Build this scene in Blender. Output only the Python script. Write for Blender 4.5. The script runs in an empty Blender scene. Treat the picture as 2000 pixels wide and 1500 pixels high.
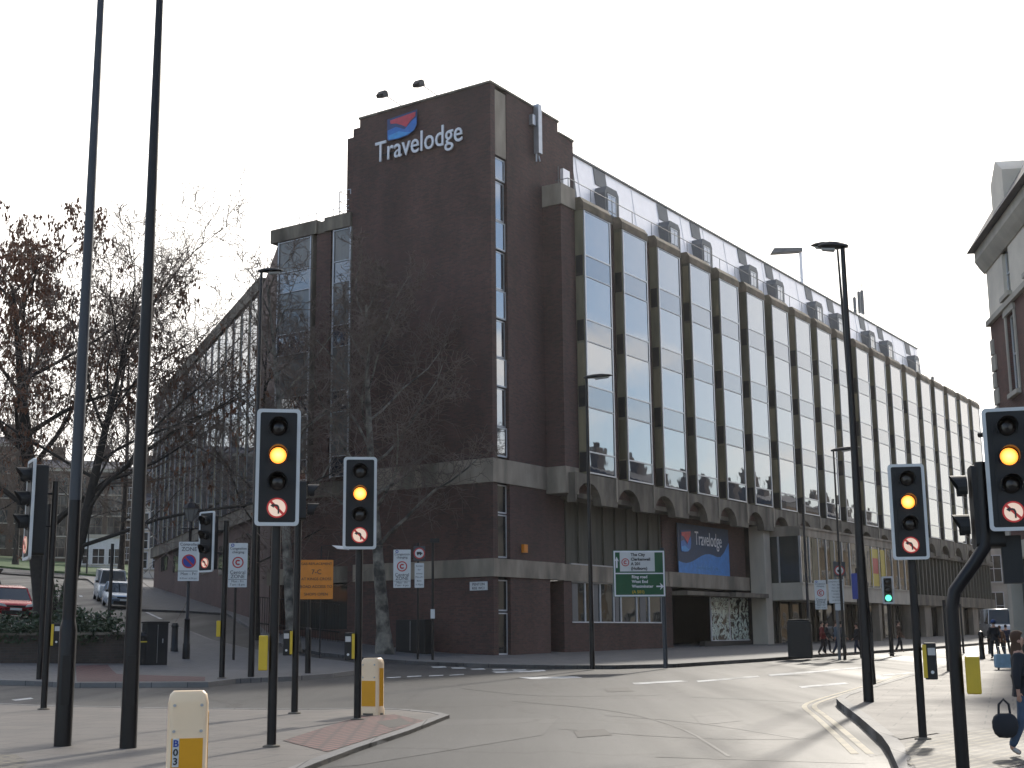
import bpy, bmesh, math, random
from math import sin, cos, tan, pi, radians, sqrt, atan2, atan
from mathutils import Vector, Matrix, noise
random.seed(7)
scene = bpy.context.scene
COL = scene.collection
# ------------------------------------------------------------------ camera
FPX = 2600.0
ROLL, PITCH = radians(.56), atan(493/2600)
CAMP = Vector((0, 0, 1.5))
F = Vector((0, cos(PITCH), sin(PITCH))); U0 = Vector((0, -sin(PITCH), cos(PITCH))); R0 = Vector((1, 0, 0))
RT = cos(ROLL)*R0 - sin(ROLL)*U0; UP = sin(ROLL)*R0 + cos(ROLL)*U0
cam = bpy.data.objects.new('camera', bpy.data.cameras.new('camera')); COL.objects.link(cam)
m = Matrix((RT, UP, -F)).transposed().to_4x4(); m.translation = CAMP
cam.matrix_world = m
cam.data.sensor_width = 36; cam.data.lens = FPX/2000*36
cam.data.clip_start = .1; cam.data.clip_end = 3000
scene.camera = cam
# ------------------------------------------------------------------ light
SUN_AZ, SUN_EL = radians(21.5), radians(30)
scene.view_settings.view_transform = 'Standard'; scene.view_settings.look = 'None'
scene.view_settings.exposure = 0.65; scene.view_settings.gamma = 1
world = bpy.data.worlds.new("World"); scene.world = world; world.use_nodes = True
def build_world():
    nt = world.node_tree; nt.nodes.clear(); N = nt.nodes.new; L = nt.links.new
    out = N('ShaderNodeOutputWorld'); bg = N('ShaderNodeBackground'); bg.inputs['Strength'].default_value = .15
    L(bg.outputs[0], out.inputs[0])
    sky = N('ShaderNodeTexSky'); sky.sky_type = 'NISHITA'; sky.sun_disc = False
    sky.sun_elevation = SUN_EL; sky.sun_rotation = SUN_AZ; sky.air_density = 1.0; sky.dust_density = .7; sky.ozone_density = 2.0
    tc = N('ShaderNodeTexCoord')
    dot = N('ShaderNodeVectorMath'); dot.operation = 'DOT_PRODUCT'
    fv = Vector((sin(radians(12)), cos(radians(12)), .45)).normalized(); dot.inputs[1].default_value = fv
    L(tc.outputs['Generated'], dot.inputs[0])
    no = N('ShaderNodeTexNoise'); no.inputs['Scale'].default_value = 3.2; no.inputs['Detail'].default_value = 7
    mp = N('ShaderNodeMapping'); mp.inputs['Scale'].default_value = (1, 1, 3.2)
    L(tc.outputs['Generated'], mp.inputs[0]); L(mp.outputs[0], no.inputs['Vector'])
    # bright cloud where it faces the sun side, broken cloud elsewhere
    mr = N('ShaderNodeMapRange'); mr.inputs[1].default_value = .64; mr.inputs[2].default_value = .80
    L(dot.outputs['Value'], mr.inputs[0])
    nr = N('ShaderNodeMapRange'); nr.inputs[1].default_value = .50; nr.inputs[2].default_value = .66; nr.inputs[4].default_value = .8
    sp = N('ShaderNodeSeparateXYZ'); L(tc.outputs['Generated'], sp.inputs[0])
    zr = N('ShaderNodeMapRange'); zr.inputs[1].default_value = .31; zr.inputs[2].default_value = .19; zr.inputs[4].default_value = .55; L(sp.outputs[2], zr.inputs[0])   # a bank of cloud low down
    za = N('ShaderNodeMath'); za.operation = 'MULTIPLY_ADD'; za.inputs[1].default_value = .22; L(zr.outputs[0], za.inputs[0]); L(no.outputs['Fac'], za.inputs[2]); L(za.outputs[0], nr.inputs[0])
    mx = N('ShaderNodeMath'); mx.operation = 'MAXIMUM'; L(mr.outputs[0], mx.inputs[0]); L(nr.outputs[0], mx.inputs[1])
    # cloud brightness
    cb = N('ShaderNodeMapRange'); cb.inputs[1].default_value = -.4; cb.inputs[2].default_value = .9; cb.inputs[3].default_value = 4.2; cb.inputs[4].default_value = 10.5
    L(dot.outputs['Value'], cb.inputs[0])
    cc = N('ShaderNodeVectorMath'); cc.operation = 'SCALE'; cc.inputs[0].default_value = (1, .955, .90)
    L(cb.outputs[0], cc.inputs['Scale'])
    mix = N('ShaderNodeMix'); mix.data_type = 'RGBA'
    L(mx.outputs[0], mix.inputs['Factor']); L(sky.outputs[0], mix.inputs[6]); L(cc.outputs[0], mix.inputs[7])
    L(mix.outputs[2], bg.inputs[0])
build_world()
sd = bpy.data.lights.new('sun', 'SUN'); sd.energy = 2.1; sd.angle = radians(2.5); sd.color = (1, .93, .82)
so = bpy.data.objects.new('sun', sd); COL.objects.link(so)
sdir = Vector((sin(SUN_AZ)*cos(SUN_EL), cos(SUN_AZ)*cos(SUN_EL), sin(SUN_EL)))
so.rotation_mode = 'QUATERNION'; so.rotation_quaternion = sdir.to_track_quat('Z', 'Y')
try:
    scene.cycles.max_bounces = 6
except Exception: pass
# ------------------------------------------------------------------ measuring helpers: real points along a line of sight
def ray(x, y): return F + RT*((x-1000)/FPX) + UP*((750-y)/FPX)
def P(x, y, Y):
    d = ray(x, y); return CAMP + d*(Y/d.y)
AZA = radians(33.5)
uA = Vector((sin(AZA), cos(AZA), 0)); uB = Vector((-cos(AZA), sin(AZA), 0))
HC = Vector((-.85, 56, 0))                       # corner of the hotel tower
def zf(x, y):
    q = (x-HC.x)*uB.x + (y-HC.y)*uB.y - 1.0
    q = .5*(q+sqrt(q*q+6))
    return .0095*max(y, -20) + .088*q
def G(px, py, h=0.0):
    d = ray(px, py); a, b = 2.0, 2.0
    while b < 400:
        p = CAMP+d*b
        if p.z <= zf(p.x, p.y)+h: break
        a = b; b += .5
    for _ in range(30):
        c = (a+b)/2; p = CAMP+d*c
        if p.z <= zf(p.x, p.y)+h: b = c
        else: a = c
    p = CAMP+d*b
    return Vector((p.x, p.y, zf(p.x, p.y)+h))
def LX(px, py, y):     # point on the hotel's local plane y=const
    d = ray(px, py); s = ((HC+uB*y-CAMP).dot(uB))/d.dot(uB); p = CAMP+d*s
    return (p-HC).dot(uA), p.z
def LY(px, py, x):
    d = ray(px, py); s = ((HC+uA*x-CAMP).dot(uA))/d.dot(uA); p = CAMP+d*s
    return (p-HC).dot(uB), p.z
# ------------------------------------------------------------------ object helpers
def tag(o, label=None, cat=None, group=None, kind=None):
    if label: o['label'] = label
    if cat: o['category'] = cat
    if group: o['group'] = group
    if kind: o['kind'] = kind
    return o
def thing(name, label, cat, loc=(0, 0, 0), rz=0, group=None):
    o = bpy.data.objects.new(name, None); COL.objects.link(o); o.location = loc; o.rotation_euler = (0, 0, rz)
    o.empty_display_size = .2
    return tag(o, label, cat, group)
def dup(o, parent=None):
    c = o.copy(); COL.objects.link(c)
    if parent is not None: c.parent = parent
    for ch in list(o.children): dup(ch, c)
    return c
class MB:
    def __init__(s): s.v = []; s.f = []; s.m = []; s.mi = 0
    def add(s, vs, fs, M=None):
        n = len(s.v)
        for v in vs:
            s.v.append(tuple(M @ Vector(v)) if M else tuple(v))
        for f in fs: s.f.append(tuple(n+i for i in f)); s.m.append(s.mi)
        return s
    def box(s, x0, x1, y0, y1, z0, z1, M=None):
        return s.add([(x0,y0,z0),(x1,y0,z0),(x1,y1,z0),(x0,y1,z0),(x0,y0,z1),(x1,y0,z1),(x1,y1,z1),(x0,y1,z1)],
            [(0,3,2,1),(4,5,6,7),(0,1,5,4),(1,2,6,5),(2,3,7,6),(3,0,4,7)], M)
    def prism(s, poly, h0, h1, axis='z', M=None):      # poly of 2D points swept along an axis
        def p3(a, b, h): return {'z': (a, b, h), 'y': (a, h, b), 'x': (h, a, b)}[axis]
        n = len(poly); vs = [p3(a, b, h0) for a, b in poly]+[p3(a, b, h1) for a, b in poly]
        fs = [tuple(range(n-1, -1, -1)), tuple(range(n, 2*n))]+[(i, (i+1) % n, n+(i+1) % n, n+i) for i in range(n)]
        return s.add(vs, fs, M)
    def tube(s, pts, rs, n=8, cap=True):
        pts = [Vector(p) for p in pts]
        if not hasattr(rs, '__len__'): rs = [rs]*len(pts)
        base = len(s.v); prev = None
        for i, p in enumerate(pts):
            t = (pts[min(i+1, len(pts)-1)]-pts[max(i-1, 0)])
            if t.length < 1e-9: t = Vector((0, 0, 1))
            t.normalize()
            if prev is None:
                a = t.orthogonal().normalized()
            else:
                a = prev-t*prev.dot(t)
                a = a.normalized() if a.length > 1e-6 else t.orthogonal().normalized()
            prev = a; b = t.cross(a)
            for k in range(n):
                an = 2*pi*k/n; s.v.append(tuple(p+(a*cos(an)+b*sin(an))*rs[i]))
        for i in range(len(pts)-1):
            for k in range(n):
                k2 = (k+1) % n
                s.f.append((base+i*n+k, base+i*n+k2, base+(i+1)*n+k2, base+(i+1)*n+k)); s.m.append(s.mi)
        if cap:
            s.f.append(tuple(base+k for k in range(n-1, -1, -1))); s.m.append(s.mi)
            e = base+(len(pts)-1)*n; s.f.append(tuple(e+k for k in range(n))); s.m.append(s.mi)
        return s
    def lathe(s, prof, n=16, M=None):                   # profile of (r, z)
        vs = [(r*cos(2*pi*k/n), r*sin(2*pi*k/n), z) for r, z in prof for k in range(n)]
        fs = []
        for i in range(len(prof)-1):
            for k in range(n):
                k2 = (k+1) % n; fs.append((i*n+k, i*n+k2, (i+1)*n+k2, (i+1)*n+k))
        fs.append(tuple(range(n-1, -1, -1))); e = (len(prof)-1)*n; fs.append(tuple(e+k for k in range(n)))
        return s.add(vs, fs, M)
    def disc(s, cx, cz, r, y, n=24, depth=.004, M=None):
        return s.prism([(cx+r*cos(2*pi*k/n), cz+r*sin(2*pi*k/n)) for k in range(n)], y, y+depth, 'y', M)
    def ring(s, cx, cz, r0, r1, y, n=28, depth=.004, a0=0, a1=2*pi):
        vs = []; fs = []; full = abs(a1-a0-2*pi) < 1e-6; m_ = n if full else n+1
        for k in range(m_):
            a = a0+(a1-a0)*k/n
            for r in (r0, r1):
                for yy in (y, y+depth): vs.append((cx+r*cos(a), yy, cz+r*sin(a)))
        for k in range(n):
            i = 4*k; j = 4*((k+1) % m_)
            fs += [(i, i+2, j+2, j), (i+1, j+1, j+3, i+3), (i+2, i+3, j+3, j+2), (i, j, j+1, i+1)]
        return s.add(vs, fs)
    def build(s, name, mat, parent=None, smooth=False, bevel=0):
        me = bpy.data.meshes.new(name); me.from_pydata(s.v, [], s.f)
        bm = bmesh.new(); bm.from_mesh(me); bmesh.ops.recalc_face_normals(bm, faces=bm.faces); bm.to_mesh(me); bm.free()
        mats = mat if isinstance(mat, (list, tuple)) else [mat]
        for q in mats: me.materials.append(q)
        if len(mats) > 1: me.polygons.foreach_set('material_index', s.m)
        if smooth:
            me.polygons.foreach_set('use_smooth', [True]*len(me.polygons))
            try: me.set_sharp_from_angle(angle=radians(40))
            except Exception: pass
        me.update()
        o = bpy.data.objects.new(name, me); COL.objects.link(o)
        if parent is not None: o.parent = parent
        if bevel:
            b = o.modifiers.new('bevel', 'BEVEL'); b.width = bevel; b.segments = 2; b.limit_method = 'ANGLE'
        return o
def rrect(x0, x1, z0, z1, r, n=4):
    pts = []
    for cx, cz, a in ((x1-r, z0+r, -pi/2), (x1-r, z1-r, 0), (x0+r, z1-r, pi/2), (x0+r, z0+r, pi)):
        for k in range(n+1): pts.append((cx+r*cos(a+pi/2*k/n), cz+r*sin(a+pi/2*k/n)))
    return pts
_tc = {}
def text_obj(txt, size, mat, parent, M, name='lettering', extrude=.004, align='CENTER', offset=0.0, xs=1.0):
    """flat lettering standing in local XZ, facing -Y, moved by matrix M"""
    c = bpy.data.curves.new('t', 'FONT'); c.body = txt; c.size = size; c.extrude = extrude; c.align_x = align; c.offset = offset
    c.resolution_u = 3; c.space_line = 1.0
    to = bpy.data.objects.new('t', c); COL.objects.link(to)
    bpy.context.view_layer.update()
    dg = bpy.context.evaluated_depsgraph_get()
    me = bpy.data.meshes.new_from_object(to.evaluated_get(dg)); bpy.data.objects.remove(to); bpy.data.curves.remove(c)
    me.transform(M @ Matrix.Rotation(pi/2, 4, 'X') @ Matrix.Scale(xs, 4, (1, 0, 0)))
    me.materials.clear(); me.materials.append(mat); me.name = name
    o = bpy.data.objects.new(name, me); COL.objects.link(o); o.parent = parent
    return o
def T(x, y, z): return Matrix.Translation((x, y, z))
# ------------------------------------------------------------------ materials
def new_mat(name):
    m_ = bpy.data.materials.new(name); m_.use_nodes = True; nt = m_.node_tree
    return m_, nt, nt.nodes['Principled BSDF'], nt.nodes.new, nt.links.new
def mat(name, col, rough=.7, metal=0, var=.15, scale=4, bump=0, spec=.5, bscale=None, stretch=None, detail=5, col2=None, obj=True, c2fac=(.45,.6)):
    """a colour broken up by noise, optional second colour in patches, optional bump"""
    m_, nt, b, N, L = new_mat(name)
    tc = N('ShaderNodeTexCoord'); mp = N('ShaderNodeMapping'); L(tc.outputs['Object'], mp.inputs[0])
    if stretch: mp.inputs['Scale'].default_value = stretch
    no = N('ShaderNodeTexNoise'); no.inputs['Scale'].default_value = scale; no.inputs['Detail'].default_value = detail; L(mp.outputs[0], no.inputs['Vector'])
    rp = N('ShaderNodeMapRange'); rp.inputs[1].default_value = .3; rp.inputs[2].default_value = .7; rp.inputs[3].default_value = 1-var; rp.inputs[4].default_value = 1+var
    L(no.outputs['Fac'], rp.inputs[0])
    sc = N('ShaderNodeVectorMath'); sc.operation = 'SCALE'; L(rp.outputs[0], sc.inputs['Scale'])
    if col2:
        n2 = N('ShaderNodeTexNoise'); n2.inputs['Scale'].default_value = scale*.35; n2.inputs['Detail'].default_value = 6; L(mp.outputs[0], n2.inputs['Vector'])
        r2 = N('ShaderNodeMapRange'); r2.inputs[1].default_value, r2.inputs[2].default_value = c2fac; L(n2.outputs['Fac'], r2.inputs[0])
        mx = N('ShaderNodeMix'); mx.data_type = 'RGBA'; mx.inputs[6].default_value = (*col, 1); mx.inputs[7].default_value = (*col2, 1)
        L(r2.outputs[0], mx.inputs['Factor']); L(mx.outputs[2], sc.inputs[0])
    else: sc.inputs[0].default_value = col
    L(sc.outputs[0], b.inputs['Base Color'])
    rr = N('ShaderNodeMapRange'); rr.inputs[3].default_value = max(rough-.08, .02); rr.inputs[4].default_value = min(rough+.08, 1); L(no.outputs['Fac'], rr.inputs[0]); L(rr.outputs[0], b.inputs['Roughness'])
    b.inputs['Metallic'].default_value = metal; b.inputs['Specular IOR Level'].default_value = spec
    if bump:
        n3 = N('ShaderNodeTexNoise'); n3.inputs['Scale'].default_value = bscale or scale*6; n3.inputs['Detail'].default_value = 4; L(tc.outputs['Object'], n3.inputs['Vector'])
        bp = N('ShaderNodeBump'); bp.inputs['Strength'].default_value = bump; bp.inputs['Distance'].default_value = .02
        L(n3.outputs['Fac'], bp.inputs['Height']); L(bp.outputs[0], b.inputs['Normal'])
    return m_
def emit(name, col, strength, core=None):
    m_, nt, b, N, L = new_mat(name)
    b.inputs['Base Color'].default_value = (*[c*.5 for c in col], 1); b.inputs['Roughness'].default_value = .3
    b.inputs['Emission Color'].default_value = (*col, 1); b.inputs['Emission Strength'].default_value = strength
    if core:   # hotter towards the bulb at the middle of the lens
        tc = N('ShaderNodeTexCoord'); g = N('ShaderNodeTexGradient'); g.gradient_type = 'SPHERICAL'
        mp = N('ShaderNodeMapping'); mp.inputs['Location'].default_value = (-.9, 0, -.9); mp.inputs['Scale'].default_value = (1.8, 0, 1.8)
        L(tc.outputs['Generated'], mp.inputs[0]); L(mp.outputs[0], g.inputs[0])
        mx = N('ShaderNodeMix'); mx.data_type = 'RGBA'; mx.inputs[6].default_value = (*col, 1); mx.inputs[7].default_value = (*core, 1)
        L(g.outputs['Fac'], mx.inputs['Factor']); L(mx.outputs[2], b.inputs['Emission Color'])
    return m_
def brick(name, c1, c2, mortar, sx=4.4, patch=.35, rough=.85):
    m_, nt, b, N, L = new_mat(name)
    tc = N('ShaderNodeTexCoord'); sp = N('ShaderNodeSeparateXYZ'); L(tc.outputs['Object'], sp.inputs[0])
    ad = N('ShaderNodeMath'); L(sp.outputs[0], ad.inputs[0]); L(sp.outputs[1], ad.inputs[1])
    cb = N('ShaderNodeCombineXYZ'); L(ad.outputs[0], cb.inputs[0]); L(sp.outputs[2], cb.inputs[1])
    br = N('ShaderNodeTexBrick'); br.inputs['Scale'].default_value = 1; br.inputs['Brick Width'].default_value = 1/sx; br.inputs['Row Height'].default_value = .078
    br.inputs['Mortar Size'].default_value = .007; br.inputs['Color1'].default_value = (*c1, 1); br.inputs['Color2'].default_value = (*c2, 1); br.inputs['Mortar'].default_value = (*mortar, 1)
    L(cb.outputs[0], br.inputs['Vector'])
    no = N('ShaderNodeTexNoise'); no.inputs['Scale'].default_value = .45; no.inputs['Detail'].default_value = 8; no.inputs['Roughness'].default_value = .65
    mp = N('ShaderNodeMapping'); mp.inputs['Scale'].default_value = (1, 1, .45); L(tc.outputs['Object'], mp.inputs[0]); L(mp.outputs[0], no.inputs['Vector'])
    rp = N('ShaderNodeMapRange'); rp.inputs[1].default_value = .3; rp.inputs[2].default_value = .7; rp.inputs[3].default_value = 1-patch; rp.inputs[4].default_value = 1+patch; L(no.outputs['Fac'], rp.inputs[0])
    n2 = N('ShaderNodeTexNoise'); n2.inputs['Scale'].default_value = 9; L(cb.outputs[0], n2.inputs['Vector'])
    r2 = N('ShaderNodeMapRange'); r2.inputs[3].default_value = .8; r2.inputs[4].default_value = 1.2; L(n2.outputs['Fac'], r2.inputs[0])
    mu = N('ShaderNodeMath'); mu.operation = 'MULTIPLY'; L(rp.outputs[0], mu.inputs[0]); L(r2.outputs[0], mu.inputs[1])
    sc = N('ShaderNodeVectorMath'); sc.operation = 'SCALE'; L(br.outputs['Color'], sc.inputs[0]); L(mu.outputs[0], sc.inputs['Scale'])
    L(sc.outputs[0], b.inputs['Base Color']); b.inputs['Roughness'].default_value = rough
    bp = N('ShaderNodeBump'); bp.inputs['Strength'].default_value = .3; bp.inputs['Distance'].default_value = .01; bp.invert = True; L(br.outputs['Fac'], bp.inputs['Height']); L(bp.outputs[0], b.inputs['Normal'])
    return m_
def glass(name, col, ior=1.9, rough=.02, wav=.02, curtain=0):
    m_, nt, b, N, L = new_mat(name)
    b.inputs['Roughness'].default_value = rough; b.inputs['IOR'].default_value = ior
    tc = N('ShaderNodeTexCoord'); no = N('ShaderNodeTexNoise'); no.inputs['Scale'].default_value = .6; no.inputs['Detail'].default_value = 2; L(tc.outputs['Object'], no.inputs['Vector'])
    bp = N('ShaderNodeBump'); bp.inputs['Strength'].default_value = wav; bp.inputs['Distance'].default_value = .3; L(no.outputs['Fac'], bp.inputs['Height']); L(bp.outputs[0], b.inputs['Normal'])
    if curtain:      # pleated net curtain seen behind the pane
        sp = N('ShaderNodeSeparateXYZ'); L(tc.outputs['Object'], sp.inputs[0]); ad = N('ShaderNodeMath'); L(sp.outputs[0], ad.inputs[0]); L(sp.outputs[1], ad.inputs[1])
        cb = N('ShaderNodeCombineXYZ'); L(ad.outputs[0], cb.inputs[0])
        n2 = N('ShaderNodeTexNoise'); n2.inputs['Scale'].default_value = 5; n2.inputs['Detail'].default_value = 3; L(cb.outputs[0], n2.inputs['Vector'])
        mx = N('ShaderNodeMix'); mx.data_type = 'RGBA'; mx.inputs[6].default_value = (*[c*(1-curtain) for c in col], 1); mx.inputs[7].default_value = (*[c*(1+curtain) for c in col], 1)
        L(n2.outputs['Fac'], mx.inputs['Factor']); L(mx.outputs[2], b.inputs['Base Color'])
    else: b.inputs['Base Color'].default_value = (*col, 1)
    return m_
def paving(name, c1, c2, mortar, w, h, var=.2, bump=.3, rough=.7, rot=0.0, mort=.012, spots=True):
    m_, nt, b, N, L = new_mat(name)
    tc = N('ShaderNodeTexCoord'); mp = N('ShaderNodeMapping'); mp.inputs['Rotation'].default_value = (0, 0, rot); L(tc.outputs['Object'], mp.inputs[0])
    br = N('ShaderNodeTexBrick'); br.inputs['Scale'].default_value = 1; br.inputs['Brick Width'].default_value = w; br.inputs['Row Height'].default_value = h; br.inputs['Mortar Size'].default_value = mort
    br.inputs['Color1'].default_value = (*c1, 1); br.inputs['Color2'].default_value = (*c2, 1); br.inputs['Mortar'].default_value = (*mortar, 1); L(mp.outputs[0], br.inputs['Vector'])
    no = N('ShaderNodeTexNoise'); no.inputs['Scale'].default_value = .8; no.inputs['Detail'].default_value = 9; no.inputs['Roughness'].default_value = .7; L(tc.outputs['Object'], no.inputs['Vector'])
    rp = N('ShaderNodeMapRange'); rp.inputs[1].default_value = .3; rp.inputs[2].default_value = .7; rp.inputs[3].default_value = 1-var; rp.inputs[4].default_value = 1+var; L(no.outputs['Fac'], rp.inputs[0])
    n2 = N('ShaderNodeTexNoise'); n2.inputs['Scale'].default_value = 60; n2.inputs['Detail'].default_value = 3; L(tc.outputs['Object'], n2.inputs['Vector'])
    r2 = N('ShaderNodeMapRange'); r2.inputs[3].default_value = .75; r2.inputs[4].default_value = 1.25; L(n2.outputs['Fac'], r2.inputs[0])
    mu = N('ShaderNodeMath'); mu.operation = 'MULTIPLY'; L(rp.outputs[0], mu.inputs[0]); L(r2.outputs[0], mu.inputs[1])
    last = mu
    if spots:      # old chewing gum and stains
        vo = N('ShaderNodeTexVoronoi'); vo.inputs['Scale'].default_value = 2.2; L(tc.outputs['Object'], vo.inputs['Vector'])
        r3 = N('ShaderNodeMapRange'); r3.inputs[1].default_value = .05; r3.inputs[2].default_value = .07; r3.inputs[3].default_value = .72; r3.inputs[4].default_value = 1; L(vo.outputs['Distance'], r3.inputs[0])
        last = N('ShaderNodeMath'); last.operation = 'MULTIPLY'; L(mu.outputs[0], last.inputs[0]); L(r3.outputs[0], last.inputs[1])
    sc = N('ShaderNodeVectorMath'); sc.operation = 'SCALE'; L(br.outputs['Color'], sc.inputs[0]); L(last.outputs[0], sc.inputs['Scale'])
    L(sc.outputs[0], b.inputs['Base Color'])
    rr = N('ShaderNodeMapRange'); rr.inputs[3].default_value = rough-.15; rr.inputs[4].default_value = rough+.15; L(no.outputs['Fac'], rr.inputs[0]); L(rr.outputs[0], b.inputs['Roughness'])
    bp = N('ShaderNodeBump'); bp.inputs['Strength'].default_value = bump; bp.inputs['Distance'].default_value = .01; L(n2.outputs['Fac'], bp.inputs['Height'])
    bp2 = N('ShaderNodeBump'); bp2.inputs['Strength'].default_value = .5; bp2.inputs['Distance'].default_value = .006; bp2.invert = True; L(br.outputs['Fac'], bp2.inputs['Height']); L(bp.outputs[0], bp2.inputs['Normal']); L(bp2.outputs[0], b.inputs['Normal'])
    return m_
def asphalt(name, c, rough=.55):
    m_, nt, b, N, L = new_mat(name)
    tc = N('ShaderNodeTexCoord')
    fine = N('ShaderNodeTexNoise'); fine.inputs['Scale'].default_value = 45; fine.inputs['Detail'].default_value = 6; fine.inputs['Roughness'].default_value = .8; L(tc.outputs['Object'], fine.inputs['Vector'])
    big = N('ShaderNodeTexNoise'); big.inputs['Scale'].default_value = .22; big.inputs['Detail'].default_value = 7; big.inputs['Roughness'].default_value = .6; L(tc.outputs['Object'], big.inputs['Vector'])
    # wheel tracks running with the street, worn paler and smoother
    mp = N('ShaderNodeMapping'); mp.inputs['Rotation'].default_value = (0, 0, radians(28)); mp.inputs['Scale'].default_value = (.75, .035, 1); L(tc.outputs['Object'], mp.inputs[0])
    tr = N('ShaderNodeTexNoise'); tr.inputs['Scale'].default_value = 1; tr.inputs['Detail'].default_value = 4; L(mp.outputs[0], tr.inputs['Vector'])
    def rng(src, a, b_, lo, hi):
        r = N('ShaderNodeMapRange'); r.inputs[1].default_value = a; r.inputs[2].default_value = b_; r.inputs[3].default_value = lo; r.inputs[4].default_value = hi; L(src, r.inputs[0]); return r.outputs[0]
    def mul(a, b_):
        q = N('ShaderNodeMath'); q.operation = 'MULTIPLY'; L(a, q.inputs[0]); L(b_, q.inputs[1]); return q.outputs[0]
    # cracks
    vo = N('ShaderNodeTexVoronoi'); vo.feature = 'DISTANCE_TO_EDGE'; vo.inputs['Scale'].default_value = .23
    wn = N('ShaderNodeTexNoise'); wn.inputs['Scale'].default_value = 1.2; wn.inputs['Detail'].default_value = 5; L(tc.outputs['Object'], wn.inputs['Vector'])
    wa = N('ShaderNodeVectorMath'); wa.operation = 'MULTIPLY_ADD'; wa.inputs[1].default_value = (1.6, 1.6, 0); L(wn.outputs['Color'], wa.inputs[0]); L(tc.outputs['Object'], wa.inputs[2]); L(wa.outputs[0], vo.inputs['Vector'])
    k = mul(mul(rng(fine.outputs['Fac'], .32, .68, .4, 1.7), rng(big.outputs['Fac'], .3, .7, .72, 1.28)), mul(rng(tr.outputs['Fac'], .35, .65, .85, 1.2), rng(vo.outputs['Distance'], .0, .02, .5, 1)))
    sc = N('ShaderNodeVectorMath'); sc.operation = 'SCALE'; sc.inputs[0].default_value = c; L(k, sc.inputs['Scale']); L(sc.outputs[0], b.inputs['Base Color'])
    L(rng(tr.outputs['Fac'], .3, .7, rough+.1, rough-.1), b.inputs['Roughness']); b.inputs['Specular IOR Level'].default_value = .45
    bp = N('ShaderNodeBump'); bp.inputs['Strength'].default_value = .35; bp.inputs['Distance'].default_value = .01; L(fine.outputs['Fac'], bp.inputs['Height']); L(bp.outputs[0], b.inputs['Normal'])
    return m_
M = {}
M['brick'] = brick('dark_brown_brick', (.105, .051, .041), (.066, .038, .032), (.072, .056, .05))
M['brick2'] = brick('red_brown_brick', (.15, .065, .048), (.10, .05, .04), (.12, .10, .09))
M['brickwall'] = brick('planter_brick', (.07, .05, .04), (.05, .04, .03), (.06, .055, .05))
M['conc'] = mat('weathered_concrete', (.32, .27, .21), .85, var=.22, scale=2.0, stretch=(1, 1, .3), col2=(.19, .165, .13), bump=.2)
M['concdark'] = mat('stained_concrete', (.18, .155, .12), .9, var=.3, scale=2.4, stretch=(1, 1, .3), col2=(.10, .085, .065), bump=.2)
M['fin'] = mat('algae_stained_concrete', (.19, .17, .11), .9, var=.3, scale=1.6, stretch=(1, 1, .25), col2=(.085, .08, .05))
M['capconc'] = mat('brown_stained_concrete', (.20, .155, .11), .9, var=.3, scale=2, col2=(.12, .10, .065))
M['panel'] = mat('buff_panel', (.24, .20, .12), .8, var=.25, scale=1.3, stretch=(2, 2, .4), col2=(.12, .11, .06))
M['flute'] = mat('fluted_olive_panel', (.085, .08, .06), .8, var=.2, scale=3, stretch=(2, 2, .2))
M['white'] = mat('white_painted_metal', (.62, .62, .62), .45, var=.08)
M['alu'] = mat('aluminium_frame', (.42, .42, .43), .4, metal=.6, var=.1)
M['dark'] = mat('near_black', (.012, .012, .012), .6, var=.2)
M['darkbrown'] = mat('dark_metal_panel', (.03, .027, .025), .6, var=.2)
M['glassA'] = glass('reflective_glass', (.05, .06, .07), ior=3.1, wav=.02, curtain=.4)
M['glassS'] = glass('spandrel_glass', (.03, .042, .06), ior=2.6, wav=.02)
M['glassD'] = glass('dark_window_glass', (.02, .022, .024), ior=1.55, wav=.03)
M['glassShop'] = glass('shop_glass', (.03, .035, .033), ior=1.6, wav=.03, curtain=.6)
M['glassCurt'] = glass('curtained_glass', (.15, .15, .14), ior=1.6, wav=.03, curtain=.35)
M['zinc'] = mat('pale_zinc_sheet', (.95, .90, .88), .5, metal=.4, var=.06, scale=1.5)
M['zincdark'] = mat('grey_zinc_sheet', (.15, .15, .15), .6, var=.12, scale=2)
M['black'] = mat('black_gloss_paint', (.007, .006, .007), .36, var=.15, scale=3, bump=.03, spec=.35)
M['greypaint'] = mat('grey_blue_paint', (.04, .046, .055), .5, var=.12, scale=2)
M['blackmatt'] = mat('matt_black_plastic', (.008, .008, .008), .6, var=.15)
M['yellow'] = mat('yellow_plastic', (.62, .42, .02), .45, var=.1)
M['signwhite'] = mat('sign_white', (.62, .63, .62), .5, var=.06, scale=3)
M['signred'] = mat('sign_red', (.45, .03, .03), .5, var=.05)
M['signblue'] = mat('sign_blue', (.02, .05, .3), .5, var=.05)
M['signgreen'] = mat('sign_green', (.008, .09, .035), .5, var=.08)
M['signyellow'] = mat('sign_yellow', (.5, .38, .03), .5, var=.05)
M['signorange'] = mat('sign_orange', (.72, .24, .02), .55, var=.08)
M['ink'] = mat('sign_black_letters', (.02, .02, .025), .5, var=.02)
M['lettwhite'] = mat('white_letters', (.75, .75, .78), .4, var=.03)
M['amber'] = emit('amber_lens_lit', (1, .20, .0), 1.5, core=(1, .75, .22))
M['green'] = emit('green_arrow_lit', (.12, .8, .5), 1.2)
M['litsign'] = emit('roundel_backlit', (1, .76, .60), .36)
M['litred'] = emit('roundel_red_backlit', (.75, .03, .03), .16)
M['lensoff'] = mat('unlit_lens', (.02, .015, .012), .2, var=.1)
M['cream'] = mat('cream_plastic', (.95, .70, .44), .35, var=.05, scale=2, col2=(.88, .62, .38))
M['ochre'] = mat('ochre_panel', (.76, .34, .0), .4, var=.06)
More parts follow.
